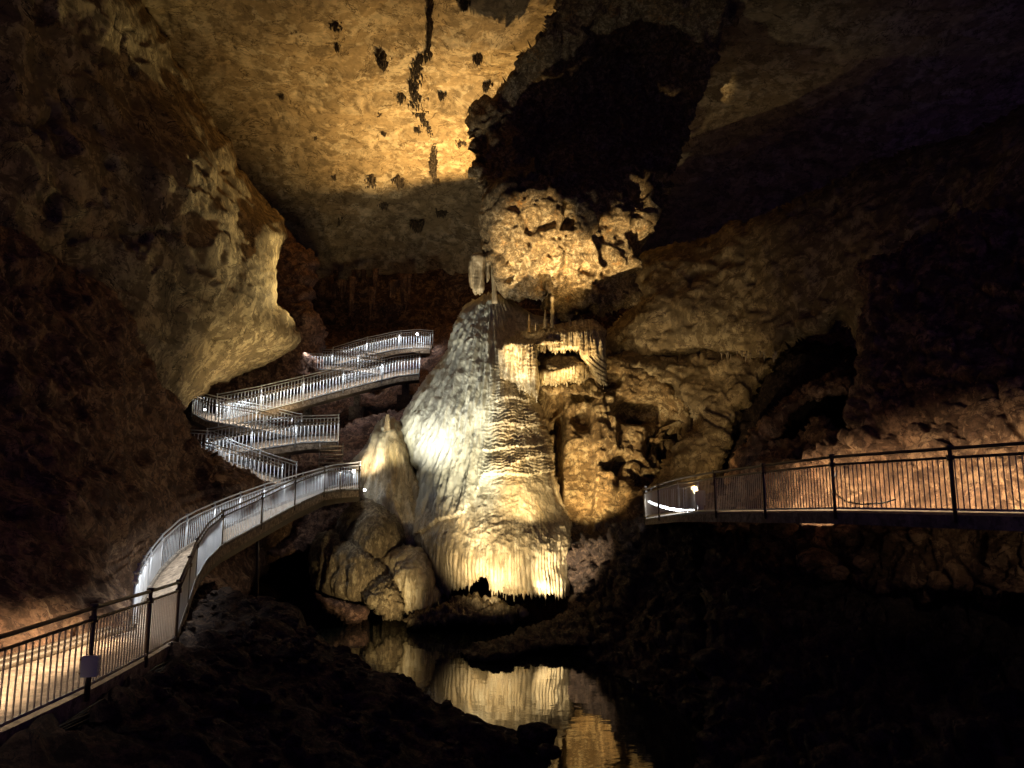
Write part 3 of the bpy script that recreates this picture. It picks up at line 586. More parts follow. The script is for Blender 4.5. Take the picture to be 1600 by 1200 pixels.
# ------------------------------------------------------------------ hanging rock
hang = [(900, -160), (880, -30), (862, 20), (848, 46), (812, 78), (802, 88), (801, 108), (785, 122), (772, 140), (770, 155), (752, 172), (741, 190), (741, 208), (747, 218), (741, 236), (748, 252), (744, 272), (752, 300), (756, 340), (758, 372), (752, 388), (760, 402), (776, 410), (786, 432), (790, 450)]
hang += fringe((792, 458), (830, 466), 7, 6, 31) + fringe((830, 467), (880, 482), 7, 6, 32) + fringe((882, 490), (925, 486), 8, 7, 33) + [(935, 489), (960, 486), (972, 482), (984, 470), (992, 462), (988, 445), (989, 420), (990, 402), (998, 390), (1012, 374), (1024, 358), (1035, 338), (1040, 310), (1080, 200), (1200, -160)]
hcx = [(900, -150, 26), (1180, -150, 26), (862, 20, 32.5), (812, 90, 36), (860, 80, 35.4), (1050, 60, 37), (940, 70, 38), (1000, -20, 34), (1100, 100, 38), (745, 215, 38.4), (860, 215, 38.6), (1000, 215, 38), (750, 250, 37.6), (860, 250, 37.8), (1010, 260, 37.4), (755, 295, 36.2), (790, 290, 35.0), (860, 285, 34.7), (930, 290, 34.9), (1025, 305, 36), (756, 350, 36.6), (800, 360, 35.4), (850, 340, 35.0), (900, 340, 35.1), (980, 345, 35.9), (830, 420, 36.2), (880, 400, 35.8), (940, 390, 35.8), (1000, 385, 37), (800, 455, 37.4), (870, 470, 37), (940, 470, 36.6), (980, 450, 37), (900, 440, 36.2)]
def d_hang(W, uv, N, sd):
    px, py = uv[:, 0], uv[:, 1]
    q = W + .5 * np.stack([fbm(W * .9, 2, 81), fbm(W * .9, 2, 82), fbm(W * .9, 2, 83)], -1)
    h = .6 * fbm(q * .4, 3, 84) + .13 * ridged(q * .9, 4, 85) + .035 * ridged(q * 4, 3, 86)
    f1, f2, c = worley(q * .5, 6); h = h + .85 * (c - .5) * sst(0, .18, f2 - f1)
    f1, f2, c = worley(q * 1.9, 16); h = h + .18 * (c - .5) * sst(0, .3, f2 - f1) * sst(-.2, .3, fbm(W * .5, 2, 5))
    z = q[:, 2] * 1.1 - q[:, 0] * .35 + 1.2 * fbm(W * .3, 3, 8); fz = z - np.floor(z); h = h + .10 * (fz ** 2 - .4)
    rough = sst(930, 860, px) + .35
    lo = sst(200, 300, py) * .7 + .3
    h = h - lo * (.55 * rough * sst(.22, .36, fbm(q * .8, 4, 88)) + .12 * rough * sst(.25, .38, fbm(q * 2.6, 3, 89)))
    low = sst(430, 470, py); h = h + low * (flutes(W, .16, .05, 0, 5))
    return h
HR = empty('hanging_rock', V(880, 490, 37)); tag(HR, 'rugged ochre rock mass hanging from the ceiling above the flowstone', 'hanging rock')
relief('rock_mass', rough_poly(hang[:24], 5, .09, 3).tolist()[:-60] + hang[24:] if False else hang, hcx, M['hang'], d_hang, step=2.0, w=14, T=1.1, back=1.0, parent=HR)
# dark notch blades under it
def hang_curtain(poly, ctrl, seed, label, mat='flow'):
    o = relief('hanging_drapery', poly, ctrl, M[mat], d_curt(.12, .05, seed, None, .15), step=1.2, w=5, T=.3, back=.5)
    tag(o, label, 'drapery'); return o
hang_curtain([(733, 410), (738, 398), (750, 395), (757, 402), (757, 430), (756, 452)] + fringe((755, 455), (741, 456), 6, 4, 3)[:-1] + [(735, 448), (733, 430)], [(735, 410, 37.4), (756, 410, 37), (745, 450, 37)], 41, 'short brown fluted drapery block hanging left of the thin column')
hang_curtain([(757, 398), (764, 396), (766, 420), (764, 436), (761, 443), (759, 430)], [(758, 400, 37.4), (765, 400, 37.2), (761, 440, 37.3)], 42, 'narrow drapery blade between the fluted block and the thin column')
mb = MB(); a = V(771, 398, 37.6); b2 = V(773, 474, 37.6); n = 18; rr = random.Random(4)
mb.tube([tuple(a.lerp(b2, i / n)) for i in range(n + 1)], [(.22 - .10 * (i / n) ** .5 + .12 * max(0, i / n - .75)) * rr.uniform(.9, 1.1) for i in range(n + 1)], 14)
tag(mb.build('limestone_column', M['flow'], smooth=True), 'thin pale column joining the hanging rock to the cone tip', 'column')

# ------------------------------------------------------------------ lower flowstone lobes and boulders by the pool
def lobe(name, poly, ctrl, mat, disp, label, cat, w=18, T=1.3, step=1.8, group=None, rough=0, back=2, seed=1):
    p = smooth_poly(poly, 5) if not rough else rough_poly(poly, rough, .08, seed)
    o = relief(name, p, ctrl, M[mat], disp, step=step, w=w, T=T, back=back); tag(o, label, cat, group); return o
def d_cone(W, uv, N, sd):
    ang = (uv[:, 0] - 607) / np.maximum(uv[:, 1] - 620, 15)
    return .35 * fbm(np.c_[ang * 9, uv[:, 1] * .012, 0 * ang], 4, 91) + .12 * fbm(W * 1.2, 3, 92) + .05 * ridged(np.c_[ang * 30, uv[:, 1] * .04, 0 * ang], 3, 93) + .16 * sst(720, 650, uv[:, 1]) * np.abs(perlin(W * 2.5, 3))
lobe('flowstone_cone', [(606, 652), (596, 656), (586, 670), (576, 692), (560, 712), (545, 735), (535, 765), (548, 785), (570, 800), (600, 825), (620, 850), (650, 862), (672, 850), (668, 800), (660, 760), (650, 735), (640, 705), (630, 685), (625, 668), (616, 655)],
     [(606, 655, 38.2), (580, 700, 37.8), (610, 700, 37.0), (560, 770, 37.6), (600, 780, 36.4), (640, 760, 37), (640, 840, 35.6), (660, 800, 36.2)], 'flow', d_cone, 'small yellowish flowstone cone leaning against the left of the great one', 'flowstone', w=16, T=1.2)
def d_mound(seed, fl=.05, am=.25):
    def f(W, uv, N, sd): return am * fbm(W * .9, 3, seed) + .07 * ridged(W * 2.2, 4, seed + 1) + flutes(W, .2, fl * 2, 0, seed) + .10 * ridged(W * np.array([2.5, 2.5, .8]), 3, seed + 4) + .03 * fbm(W * 9, 3, seed)
    return f
gm = 'flowstone mounds left of the pool'
lobe('flowstone_mound', [(526, 830), (536, 806), (550, 788), (568, 780), (588, 784), (606, 803), (622, 816), (631, 834), (632, 852), (616, 866), (600, 880), (560, 885), (530, 860)], [(530, 830, 35.6), (570, 790, 35.8), (625, 840, 35), (590, 830, 33.9), (560, 870, 34)], 'mound', d_mound(5, .02), 'smooth rounded brown mound just below the white lamp', 'mound', group=gm)
lobe('flowstone_mound', [(487, 872), (490, 850), (502, 836), (522, 832), (545, 848), (575, 862), (605, 882), (606, 915), (590, 940), (560, 942), (522, 935), (492, 915)], [(490, 870, 34.5), (520, 840, 34.6), (600, 900, 33.4), (550, 890, 32.8), (520, 925, 33.2)], 'mound', d_mound(6, .05), 'wide brown ribbed mound lowest at the left of the pool', 'mound', group=gm)
lobe('flowstone_mound', [(602, 878), (610, 862), (622, 857), (650, 857), (664, 876), (680, 904), (690, 928), (688, 950), (650, 962), (626, 950), (612, 915)], [(605, 878, 34), (640, 860, 33.8), (685, 930, 33), (645, 900, 32.2), (645, 950, 32.4)], 'flow', d_mound(7, .05), 'cream ribbed mound tucked against the flowstone curtain foot', 'mound', group=gm)
lobe('flowstone_mound', [(576, 912), (585, 902), (598, 897), (612, 900), (622, 918), (632, 945), (630, 962), (618, 968), (596, 965), (580, 948), (565, 930)], [(580, 910, 32.8), (610, 905, 32.6), (600, 930, 31.8), (620, 960, 31.9)], 'mound', d_rock(.25, 1.2, .09, 4, .2), 'lumpy knobbly mound between the wide brown and the cream ones', 'mound', group=gm, w=12, T=.8)
lobe('shore_rock', [(490, 925), (515, 935), (550, 945), (572, 950), (574, 962), (560, 972), (540, 972), (520, 960), (500, 945)], [(495, 928, 33), (550, 960, 31.8), (520, 945, 32)], 'red', d_rock(.15, 1.2, .06, 14, .1), 'reddish smooth rock at the waterline below the wide brown mound', 'rock', w=10, T=.7)
lobe('shore_rock', [(632, 972), (640, 960), (664, 952), (690, 945), (705, 935), (740, 932), (770, 942), (800, 952), (812, 962), (790, 970), (760, 972), (720, 968), (690, 974), (650, 980)], [(640, 970, 31.4), (700, 945, 32), (760, 945, 31.8), (800, 965, 31.3), (720, 965, 31.2)], 'mound', d_rock(.3, 1.2, .12, 15, .25), 'long low brown rock at the waterline under the drip curtains', 'rock', w=8, T=.6, rough=5)
lobe('shore_rock', [(755, 930), (775, 935), (800, 948), (822, 952), (826, 962), (812, 968), (792, 960), (770, 950), (752, 942)], [(760, 935, 32.4), (820, 960, 32), (790, 950, 31.9)], 'flow', d_rock(.2, 1.2, .08, 16, .15), 'small pale rock wedge beside the dark cleft under the curtains', 'rock', w=6, T=.4, rough=3)
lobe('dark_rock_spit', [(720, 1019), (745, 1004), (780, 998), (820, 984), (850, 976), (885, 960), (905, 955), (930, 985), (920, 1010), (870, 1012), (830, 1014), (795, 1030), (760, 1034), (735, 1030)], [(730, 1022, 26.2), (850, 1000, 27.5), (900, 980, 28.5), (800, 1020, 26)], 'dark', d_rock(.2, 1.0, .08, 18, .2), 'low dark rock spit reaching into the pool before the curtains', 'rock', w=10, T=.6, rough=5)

def boulder(px, py, D, r, label, seed, mat='brown', squash=(1, .8, .6), group=None, name='boulder'):
    n = 40; th = np.linspace(0, np.pi, n); ph = np.linspace(0, 2 * np.pi, 2 * n + 1)[:-1]; T, Ph = np.meshgrid(th, ph, indexing='ij')
    d = np.stack([np.sin(T) * np.cos(Ph), np.sin(T) * np.sin(Ph), np.cos(T)], -1).reshape(-1, 3)
    f1, f2, c = worley(d * 1.6 + seed, seed); rad = 1 + .35 * fbm(d * 1.2 + seed, 3, seed) + .25 * (f1 - .5) + .05 * ridged(d * 5 + seed, 3, seed)
    v = d * rad[:, None] * r * np.array(squash) + np.array(V(px, py, D)); ids = np.arange(n * 2 * n).reshape(n, 2 * n)
    nx = np.roll(ids, -1, 1); q = np.stack([ids[:-1], ids[1:], nx[1:], nx[:-1]], -1).reshape(-1, 4)
    o = mesh_obj(name, v, q, M[mat]); tag(o, label, 'boulder', group); return o
boulder(858, 1176, 15.3, .22, 'small round black rock alone in the pool near the bank', 3, 'dark')
boulder(838, 1150, 16.3, .42, 'knobbly dark boulder at the tip of the near bank', 5, 'dark')
gb = 'boulders below the right walkway'
for i, (px, py, D, r, lb) in enumerate([(1222, 826, 19.5, .36, 'flat pale boulder just under the right walkway edge'), (1340, 834, 18.5, .5, 'largest angular boulder under the right walkway'), (1278, 878, 18.6, .5, 'dull boulder low to the left of the largest angular one'),
        (1372, 880, 17.5, .55, 'broad brown boulder below the largest angular one'), (1300, 895, 18, .35, 'small dim boulder between the dull and the broad ones'), (1556, 862, 15, .3, 'small tan boulder at the right edge below the handrail'), (1500, 886, 15.5, .26, 'low tan stone in the dark left of the edge boulder'), (1590, 915, 14.5, .55, 'big dim boulder cut by the right frame edge'), (1440, 905, 16.8, .25, 'tiny rounded stone between the broad boulder and the low tan stone')]):
    boulder(px, py, D, r, lb, 20 + i, 'brown', group=gb)
tag(relief('right_slope', [(1100, 830), (1300, 815), (1700, 815), (2300, 840), (2300, 1500), (1000, 1500), (1100, 1200)], [(1100, 840, 23), (1300, 840, 20), (1600, 840, 17), (2300, 850, 12), (1100, 1200, 14), (1600, 1200, 10), (2300, 1400, 7)], M['dark'], d_rock(.6, .5, .1, 63, .4), step=5, w=10, T=1, back=2), kind='structure')

# loose rubble on the bank beside and under the curved walkway
def rubble():
    rr = random.Random(12); VV = []; QQ = []; n = 0; m = 7
    th = np.linspace(0, np.pi, m); ph = np.linspace(0, 2 * np.pi, 11)[:-1]; T, Ph = np.meshgrid(th, ph, indexing='ij'); d = np.stack([np.sin(T) * np.cos(Ph), np.sin(T) * np.sin(Ph), np.cos(T)], -1).reshape(-1, 3)
    ids = np.arange(m * 10).reshape(m, 10); nx = np.roll(ids, -1, 1); q0 = np.stack([ids[:-1], ids[1:], nx[1:], nx[:-1]], -1).reshape(-1, 4)
    for i in range(620):
        Y = rr.uniform(10.5, 28); s_ = float(shore(Y)); lo = -5.6 if Y < 16 else -9.5; x = lo + (s_ - lo) * rr.random() ** 1.5 * 1.02
        ix = min(len(gx) - 1, np.searchsorted(gx, x)); iy = min(len(gy) - 1, np.searchsorted(gy, Y)); z = zg[iy, ix]; r = rr.uniform(.05, .16) * (2 if rr.random() < .12 else 1)
        sq = np.array([rr.uniform(.7, 1.3), rr.uniform(.7, 1.2), rr.uniform(.45, .8)]); rad = 1 + .45 * perlin(d * 1.3 + i * 3.7, 2) + .2 * perlin(d * 3.1 + i, 3)
        VV.append(d * rad[:, None] * r * sq + (x, Y, z + r * .2)); QQ.append(q0 + n); n += len(d)
    tag(mesh_obj('rubble', np.concatenate(VV), np.concatenate(QQ), M['bank'], smooth=False), 'loose dark rubble scattered over the near bank', 'rubble', kind='stuff')
rubble()

# ------------------------------------------------------------------ stalactites
gs = 'dark stalactite tufts on the lit ceiling'
tufts = [(597, 92, 18, 'largest dark tuft of stalactites on the lit ceiling'), (748, 92, 10, 'narrow dark tuft near the upper right edge of the lit ceiling'), (756, 135, 12, 'tuft against the jagged right shadow edge of the ceiling'), (589, 170, 12, 'mid grey tuft straight below the largest one'), (491, 210, 10, 'faint tuft at the left of the lit ceiling'), (722, 217, 13, 'grey tuft at the lower right of the lit ceiling'),
         (519, 33, 15, 'wide low tuft at the top of the lit ceiling'), (460, 44, 10, 'faint round tuft at the upper left of the lit ceiling'), (653, 200, 9, 'tuft attached left of the ceiling crack'), (578, 282, 14, 'pale fringe tuft hanging from the lower shadow line'), (625, 284, 13, 'ragged fringe tuft hanging right of the pale one at the shadow line'), (742, 268, 8, 'small tuft at the lower right corner of the lit ceiling'),
         (625, 155, 8, 'small brown tuft left of the ceiling crack'), (690, 150, 7, 'small brown tuft right of the ceiling crack'), (528, 70, 9, 'dim tuft below the wide low one'), (724, 8, 10, 'dark tuft cut by the top of the picture'), (525, 275, 7, 'tiny tuft near the lower left shadow line'), (440, 150, 6, 'tiny faint tuft far left on the lit ceiling'), (600, 208, 4, 'tiny lone tuft right below the mid grey one'),
         (530, 345, 12, 'dim tuft on the shadowed back ceiling at the left'), (650, 355, 13, 'dim tuft in the middle of the shadowed back ceiling'), (690, 330, 10, 'dim tuft at the right of the shadowed back ceiling'), (600, 320, 9, 'dim tuft just under the shadow line')]
def tuft(px, py, s, seed, L0=.6, mat='soot', n=None):
    mb = MB(); rr = random.Random(seed); D = float(cfun(np.array([float(px)]), np.array([float(py)]))[0]) - .15; sm = s * 1.0 / F * D
    subs = [(rr.uniform(-.45, .45) * sm, rr.uniform(-.6, .6) * sm) for _ in range(3)]
    for i in range(n or int(34 + 3 * s)):
        a = rr.uniform(0, 2 * math.pi); r = min(sm, abs(rr.gauss(0, .42)) * sm); sc_ = subs[i % 3]
        b = V(px, py, D) + Vector((math.cos(a) * r * .8 + sc_[0], math.sin(a) * r * 1.3 + sc_[1], .25)); spike(mb, b, .25 + (sm * L0 + .15) * rr.uniform(.5, 1.3) * (1 - .5 * r / sm), .06 + .14 * sm * rr.uniform(.5, 1.2), 7, 4, seed * 100 + i)
    return mb.build('stalactite_tuft', M[mat], smooth=True)
for i, (px, py, s, lb) in enumerate(tufts):
    tag(tuft(px, py, s, 50 + i), lb, 'stalactites', gs)
mb = MB(); rr = random.Random(9)
line = smooth_poly([(672, -10), (671, 40), (668, 80), (652, 100), (648, 140), (656, 175), (668, 195), (677, 215), (678, 240), (676, 268), (682, 285)], 24, False)
for i, (px, py) in enumerate(line):
    D = float(cfun(np.array([px]), np.array([py]))[0]); wd = (2.5 if py < 80 else 9 if py < 180 else 4)
    for j in range(3):
        p = V(px + rr.gauss(0, wd * .6), py, D - .1); spike(mb, p + Vector((0, 0, .25)), rr.uniform(.3, .65), rr.uniform(.06, .14), 6, 4, i * 7 + j)
tag(mb.build('stalactite_row', M['soot'], smooth=True), 'long ragged row of dark stalactites following the ceiling crack', 'stalactites')
# alcove of long stalactites behind the upper walkway
rr = random.Random(77); ga = 'long stalactites in the dark alcove behind the upper walkway'
ORD = 'first second third fourth fifth sixth seventh eighth ninth tenth eleventh twelfth thirteenth fourteenth fifteenth sixteenth seventeenth eighteenth'.split()
xs_ = sorted([rr.gauss(520, 8) for _ in range(5)] + [rr.gauss(572, 12) for _ in range(6)] + [rr.gauss(612, 10) for _ in range(5)])
for i, px in enumerate(xs_):
    mb = MB(); top = 425 + rr.uniform(-5, 25); D = rr.uniform(57.5, 60); L = rr.uniform(1.2, 4.2); q_ = V(px, top, D)
    for j in range(5): spike(mb, q_ + Vector((rr.uniform(-.22, .22), rr.uniform(-.1, .1), 0)), L * rr.uniform(.3, 1), rr.uniform(.16, .26), 8, 9, 300 + i * 9 + j)
    tag(mb.build('stalactite', M['back'], smooth=True), ORD[i] + ' long dim stalactite from the left in the alcove behind the upper walkway', 'stalactite', ga)
gr = 'small pale stalactites under the right ceiling'
for i, t in enumerate(sorted(rr.random() for _ in range(18))):
    px = 1125 + 90 * t; mb = MB(); q_ = V(px, 548 + 8 * rr.random(), 34.2 - t)
    for j in range(3): spike(mb, q_ + Vector((rr.uniform(-.03, .03), rr.uniform(-.02, .02), 0)), rr.uniform(.12, .45), rr.uniform(.02, .05), 6, 4, 500 + i * 5 + j)
    tag(mb.build('stalactite', M['flow'], smooth=True), ORD[i] + ' small pale stalactite from the left under the right ceiling edge', 'stalactite', gr)

# added unseen blocker by the ceiling lamp, shaped to cut the straight shadow edge
lampP = np.array(V(757, 495, 50.5))
bnd = [(395, 302), (440, 298), (500, 295), (560, 292), (620, 286), (680, 278), (745, 270), (790, 262), (830, 225), (860, 150), (900, 60), (950, -60), (1010, -260), (1100, -600)]
inn = []; outr = []
for px, py in bnd:
    Dp = float(cfun(np.array([float(px)]), np.array([float(py)]))[0]); tgt = at(px, py, Dp); v = tgt - lampP
    e = lampP + v * .038; inn.append(e); d2 = v / np.linalg.norm(v); outr.append(e + d2 * .5 + (np.array([0, .55, -.35]) if px < 800 else np.array([7, .25, -.6])))
inn = np.array(inn); outr = np.array(outr); low = inn * .5 + outr * .5 - np.array([0, -.1, .5]); n = len(inn)
v = np.concatenate([inn, outr, low]); q = []
for i in range(n - 1):
    for a_, b_ in ((0, 1), (1, 2), (2, 0)): q.append([a_ * n + i, a_ * n + i + 1, b_ * n + i + 1, b_ * n + i])
t = [[0, n, 2 * n], [n - 1, 3 * n - 1, 2 * n - 1]]
tag(mesh_obj('lamp_blocker', v, q, M['brown'], tris=t, smooth=False), 'added light blocker beside the hidden ceiling lamp behind the cone', 'rock')

# ------------------------------------------------------------------ walkways
def resample(P, s):
    P = np.array(P, float); L = np.r_[0, np.cumsum(np.linalg.norm(np.diff(P, axis=0), axis=1))]; n = max(2, int(round(L[-1] / s)) + 1); t = np.linspace(0, L[-1], n)
    return np.c_[[np.interp(t, L, P[:, k]) for k in range(3)]].T
def railing(parent, pts, mat_post='steel', mat_rail='steel', h=1.1, ps=1.8, bs=.13, double=True, posts=None, name='railing', bar=.020, label=None, mat_bar='steel'):
    """railing > post, handrail, picket_panel"""
    base = np.array(pts, float)
    rl = bpy.data.objects.new(name, None); COL.objects.link(rl); rl.parent = parent; rl.empty_display_size = .2
    OFFS[rl.name] = OFFS[parent.name]
    if label: rl['label'] = label
    up = np.array([0, 0, 1.])
    mb = MB(); mb.tube([p + up * h for p in base], .030, 8); o = mb.build('handrail', M[mat_rail], rl, True)
    mb = MB(); mb.tube([p + up * (h * .86) for p in base], .024, 8); mb.build('middle_rail', M[mat_rail], rl, True)
    mb = MB()
    for a_, b_ in zip(base[:-1], base[1:]): mb.bar(a_ + up * .09, b_ + up * .09, .03, .04)
    for p in resample(base, bs): mb.bar(p + up * .09, p + up * h * .86, bar, bar)
    mb.build('picket_panel', M[mat_bar], rl)
    for p in (np.array(posts, float) if posts is not None else resample(base, ps)):
        mb = MB(); mb.tube([p - up * .12, p + up * (h + .03)], .034, 8); mb.box(p + up * (h + .03), (.09, .09, .05)); mb.box(p + up * h * .86, (.09, .09, .09)); mb.build('post', M[mat_post], rl, True)
    return rl
def deck(parent, A_, B_, th=.22, mat='conc', curb=True, beam=True):
    """slab between edge A (near) and edge B (far), both as 3-D polylines with equal count"""
    A_, B_ = np.array(A_, float), np.array(B_, float); n = len(A_); dz = np.array([0, 0, th]); ins = B_ - A_; ins /= np.linalg.norm(ins, axis=1)[:, None]
    v = np.concatenate([A_, B_, B_ - dz, A_ - dz]); q = []
    for i in range(n - 1):
        for a_ in range(4): b_ = (a_ + 1) % 4; q.append([a_ * n + i, a_ * n + i + 1, b_ * n + i + 1, b_ * n + i])
    q += [[0, n, 2 * n, 3 * n], [4 * n - 1, 3 * n - 1, 2 * n - 1, n - 1]]
    mesh_obj('deck', v, q, M[mat], parent, smooth=False)
    if curb:
        for E, s in ((A_, 1), (B_, -1)):
            mb = MB()
            for i in range(n - 1): mb.bar(E[i] + ins[i] * s * .06 + (0, 0, .06), E[i + 1] + ins[i + 1] * s * .06 + (0, 0, .06), .10, .118)
            mb.build('kerb', M['grey'], parent)
    if beam:
        mb = MB()
        for i in range(n - 1):
            for s in (.18, .82): mb.bar(A_[i] * (1 - s) + B_[i] * s - (0, 0, th + .14), A_[i + 1] * (1 - s) + B_[i + 1] * s - (0, 0, th + .14), .12, .27)
        mb.build('beam', M['rust'], parent)
def leds(P, toward, perm, h=.92, seg=2.2, color=COOL, inn=.12, flat=False):
    """lamp strips under the handrail P shining toward the other edge"""
    Q = resample(P, seg); T_ = resample(toward, seg); 
    for i in range(len(Q) - 1):
        a_, b_ = Q[i] + (0, 0, h), Q[i + 1] + (0, 0, h); m = (Q[i] + Q[i + 1]) / 2; j = np.argmin(np.linalg.norm(T_ - m, axis=1)); iv = T_[j] - m; iv[2] = 0; iv /= np.linalg.norm(iv) + 1e-6
        o = strip(a_ + iv * inn, b_ + iv * inn, iv * ((2.4 if P is R1 else 7) if flat else 1), perm, color)
        if flat: o.data.spread = R(85)
def pts(L): return [at(*p) for p in L]
def eq(A_, B_, s=.8):
    n = max(3, int(sum(np.linalg.norm(np.diff(np.array(A_), axis=0), axis=1)) / s)); 
    def rs(P):
        P = np.array(P, float); L = np.r_[0, np.cumsum(np.linalg.norm(np.diff(P, axis=0), axis=1))]; t = np.linspace(0, L[-1], n); return np.c_[[np.interp(t, L, P[:, k]) for k in range(3)]].T
    return rs(A_), rs(B_)

# lower walkway: runs ahead on the left, then curves and climbs to the first landing
R1 = pts([(-520, 1390, 5.6), (0, 1146, 9.2), (137, 1081, 10.7), (228, 1031, 13.0), (274, 1003, 14.9)])
L1 = pts([(-520, 1150, 8.6), (0, 1048, 11.9), (100, 1018, 13.4), (170, 994, 14.9), (206, 984, 15.9)])
R2 = [R1[-1]] + pts([(292, 950, 17.6), (304, 912, 20), (322, 880, 21.6), (346, 856, 23.5), (408, 822, 26.6), (460, 793, 29.6), (506, 772, 33), (531, 768, 34.2), (561, 767, 35.3)])
L2 = [L1[-1]] + pts([(215, 955, 18.3), (228, 927, 21), (250, 894, 23.2), (278, 866, 24.6), (304, 850, 25.6), (355, 824, 28), (416, 798, 31), (470, 778, 34.5), (520, 762, 37.0), (562, 757, 37.4)])
W1 = empty('lower_walkway', R1[1] - [0, 0, .4]); tag(W1, 'tan concrete walkway with dark handrails running ahead at the lower left', 'walkway')
a_, b_ = eq(R1, L1); deck(W1, a_, b_, .3, curb=False, beam=False)
railing(W1, R1, 'rust', 'rust', 1.12, posts=[R1[1] * .0 + R1[0]] + R1[2:], bs=.115, bar=.017, mat_bar='bars', label='dark weathered railing with slim pickets')
mb = MB(); mb.tube([p + np.array([0, 0, .06]) for p in L1], .07, 8); mb.tube([p + np.array([-.12, .1, .12]) for p in L1], .05, 8); mb.build('conduit', M['rust'], W1, True)
W2 = empty('curved_walkway', R2[3] - [0, 0, .4]); tag(W2, 'curved concrete walkway climbing between bright picket railings to the first landing', 'walkway')
a_, b_ = eq(R2, L2); deck(W2, a_, b_, .28)
railing(W2, R2, 'rust', 'rust', 1.12, posts=[R2[1], R2[2], R2[4], R2[5], R2[6], R2[7], R2[8], R2[9]], label='inner railing with dark posts')
railing(W2, L2, 'steel', 'steel', 1.12, ps=2.0, label='outer railing, pale and brightly lit')
# zigzag ramps
def walkway(name, near, far, label, ps=2.2, h=1.15, bs=.2, farrail=True, curb=True, th=.3, bar=.034):
    W = empty(name, np.array(near[0]) - [0, 0, .5]); tag(W, label, 'walkway', 'ramps of the zigzag walkway'); a_, b_ = eq(near, far, 1.2); deck(W, a_, b_, th, curb=curb)
    railing(W, near, 'steel', 'rust', h, ps, bs, bar=bar)
    if farrail: railing(W, far, 'steel', 'steel', h, ps, bs, bar=bar)
    return W
N2 = pts([(440, 763, 37.2), (402, 751, 37.0), (350, 737, 36.4), (305, 724, 35.8), (286, 720, 36.4)]); F2 = pts([(462, 757, 39), (420, 744, 39), (370, 727, 38.6), (330, 708, 38.6), (290, 706, 38.6)])
walkway('ramp', N2, F2, 'lowest zigzag ramp, going up leftward from behind the first landing')
N3 = pts([(322, 722, 38.2), (360, 713, 38.6), (403, 705, 39), (469, 694, 39.4), (528, 692, 39.6)]); F3 = pts([(322, 703, 40.6), (360, 696, 40.8), (403, 690, 41), (469, 682, 41.4), (528, 680, 41.6)])
walkway('ramp', N3, F3, 'second zigzag ramp, ending at the landing above the wooden steps')
N4 = pts([(455, 686, 41.6), (400, 673, 41.4), (350, 665, 41), (322, 660, 41), (300, 648, 41.6)]); F4 = pts([(470, 678, 43.4), (420, 666, 43.2), (370, 657, 43), (335, 650, 42.8), (303, 642, 43)])
walkway('ramp', N4, F4, 'third zigzag ramp, rising left to the landing with the small sign')
N5 = pts([(338, 660, 42.0), (403, 646, 42.8), (477, 627, 43.8), (547, 608, 44.8), (619, 590, 45.8), (655, 586, 46.4)]); F5 = pts([(338, 646, 44.0), (403, 633, 44.8), (477, 615, 45.8), (547, 597, 46.8), (619, 580, 47.8), (655, 576, 48.4)])
walkway('long_ramp', N5, F5, 'longest straight ramp of the zigzag, on concrete piers beside the cone', ps=2.7)
N6 = pts([(600, 588, 49.6), (570, 584, 49.6), (528, 580, 49.8), (478, 578, 50)]); F6 = pts([(600, 578, 51.8), (570, 574, 51.8), (528, 571, 52), (478, 570, 52.2)])
walkway('ramp', N6, F6, 'short level ramp with the square turning platform near the top', ps=2.0)
N7 = pts([(520, 574, 53.6), (569, 559, 54), (619, 547, 54.8), (655, 544, 55.4), (672, 546, 55)]); F7 = pts([(520, 566, 55.6), (569, 551, 56), (619, 540, 56.8), (655, 537, 57.4), (676, 539, 57)])
walkway('ramp', N7, F7, 'topmost ramp reaching the highest landing beside the cone', ps=2.4)
leds(R1, L1, 2.6, seg=2.4, color=(1, .86, .68), inn=.30)
leds(R2, L2, 9); leds(L2, R2, 4, inn=.05)
for n_, f_, p_ in ((N2, F2, 4.5), (N3, F3, 4.5), (N4, F4, 4), (N5, F5, 6), (N6, F6, 6), (N7, F7, 6.5)):
    leds(n_, f_, p_ * 1.1, seg=3.0, inn=-.3, h=1.2); leds(n_, f_, p_, seg=3.0, inn=.5); leds(f_, n_, p_ * .35, seg=4.0)  # first set: extra strips added outside the rail to brighten the pickets

# piers
gp = 'concrete piers under the long ramp'
for px, py0, py1, D, wd, lb in ((481, 638, 662, 44.8, .7, 'concrete pier under the left part of the long ramp'), (558, 618, 640, 45.8, .6, 'concrete pier under the middle of the long ramp'), (634, 597, 622, 47, .7, 'blocky concrete pier under the right end of the long ramp')):
    t_ = V(px, py0, D); b__ = V(px, py1, D); mb = MB(); hh = t_.z - b__.z; mb.box((t_.x, t_.y, t_.z - hh / 2), (wd * .6, wd * .6, hh)); mb.box((b__.x, b__.y, b__.z - .3), (wd * 1.4, wd * 1.4, .9))
    tag(mb.build('pier', M['grey']), lb, 'pier', gp)
for px, py0, py1, D, lb in ((402, 836, 935, 28, 'thin steel post under the curved walkway'),):
    mb = MB(); mb.tube([tuple(V(px, py0, D)), tuple(V(px, py1, D))], .06, 8); tag(mb.build('support_post', M['rust'], smooth=True), lb, 'post')
# steps
ST = empty('steps', V(520, 730, 38)); tag(ST, 'short flight of pale steps between the first and second landings', 'steps')
for i in range(6):
    y = 730 - i * 6.5; mb = MB(); c_ = V(516 + (i % 2) * 3, y, 37.6 + i * .32); mb.box(c_, (1.15, .34, .07), .1); mb.build('tread', M['conc'], ST)
for s in (-1, 1):
    mb = MB(); mb.bar(V(516 + s * 18, 736, 37.5), V(518 + s * 18, 694, 39.4), .06, .2); mb.build('stringer', M['grey'], ST)

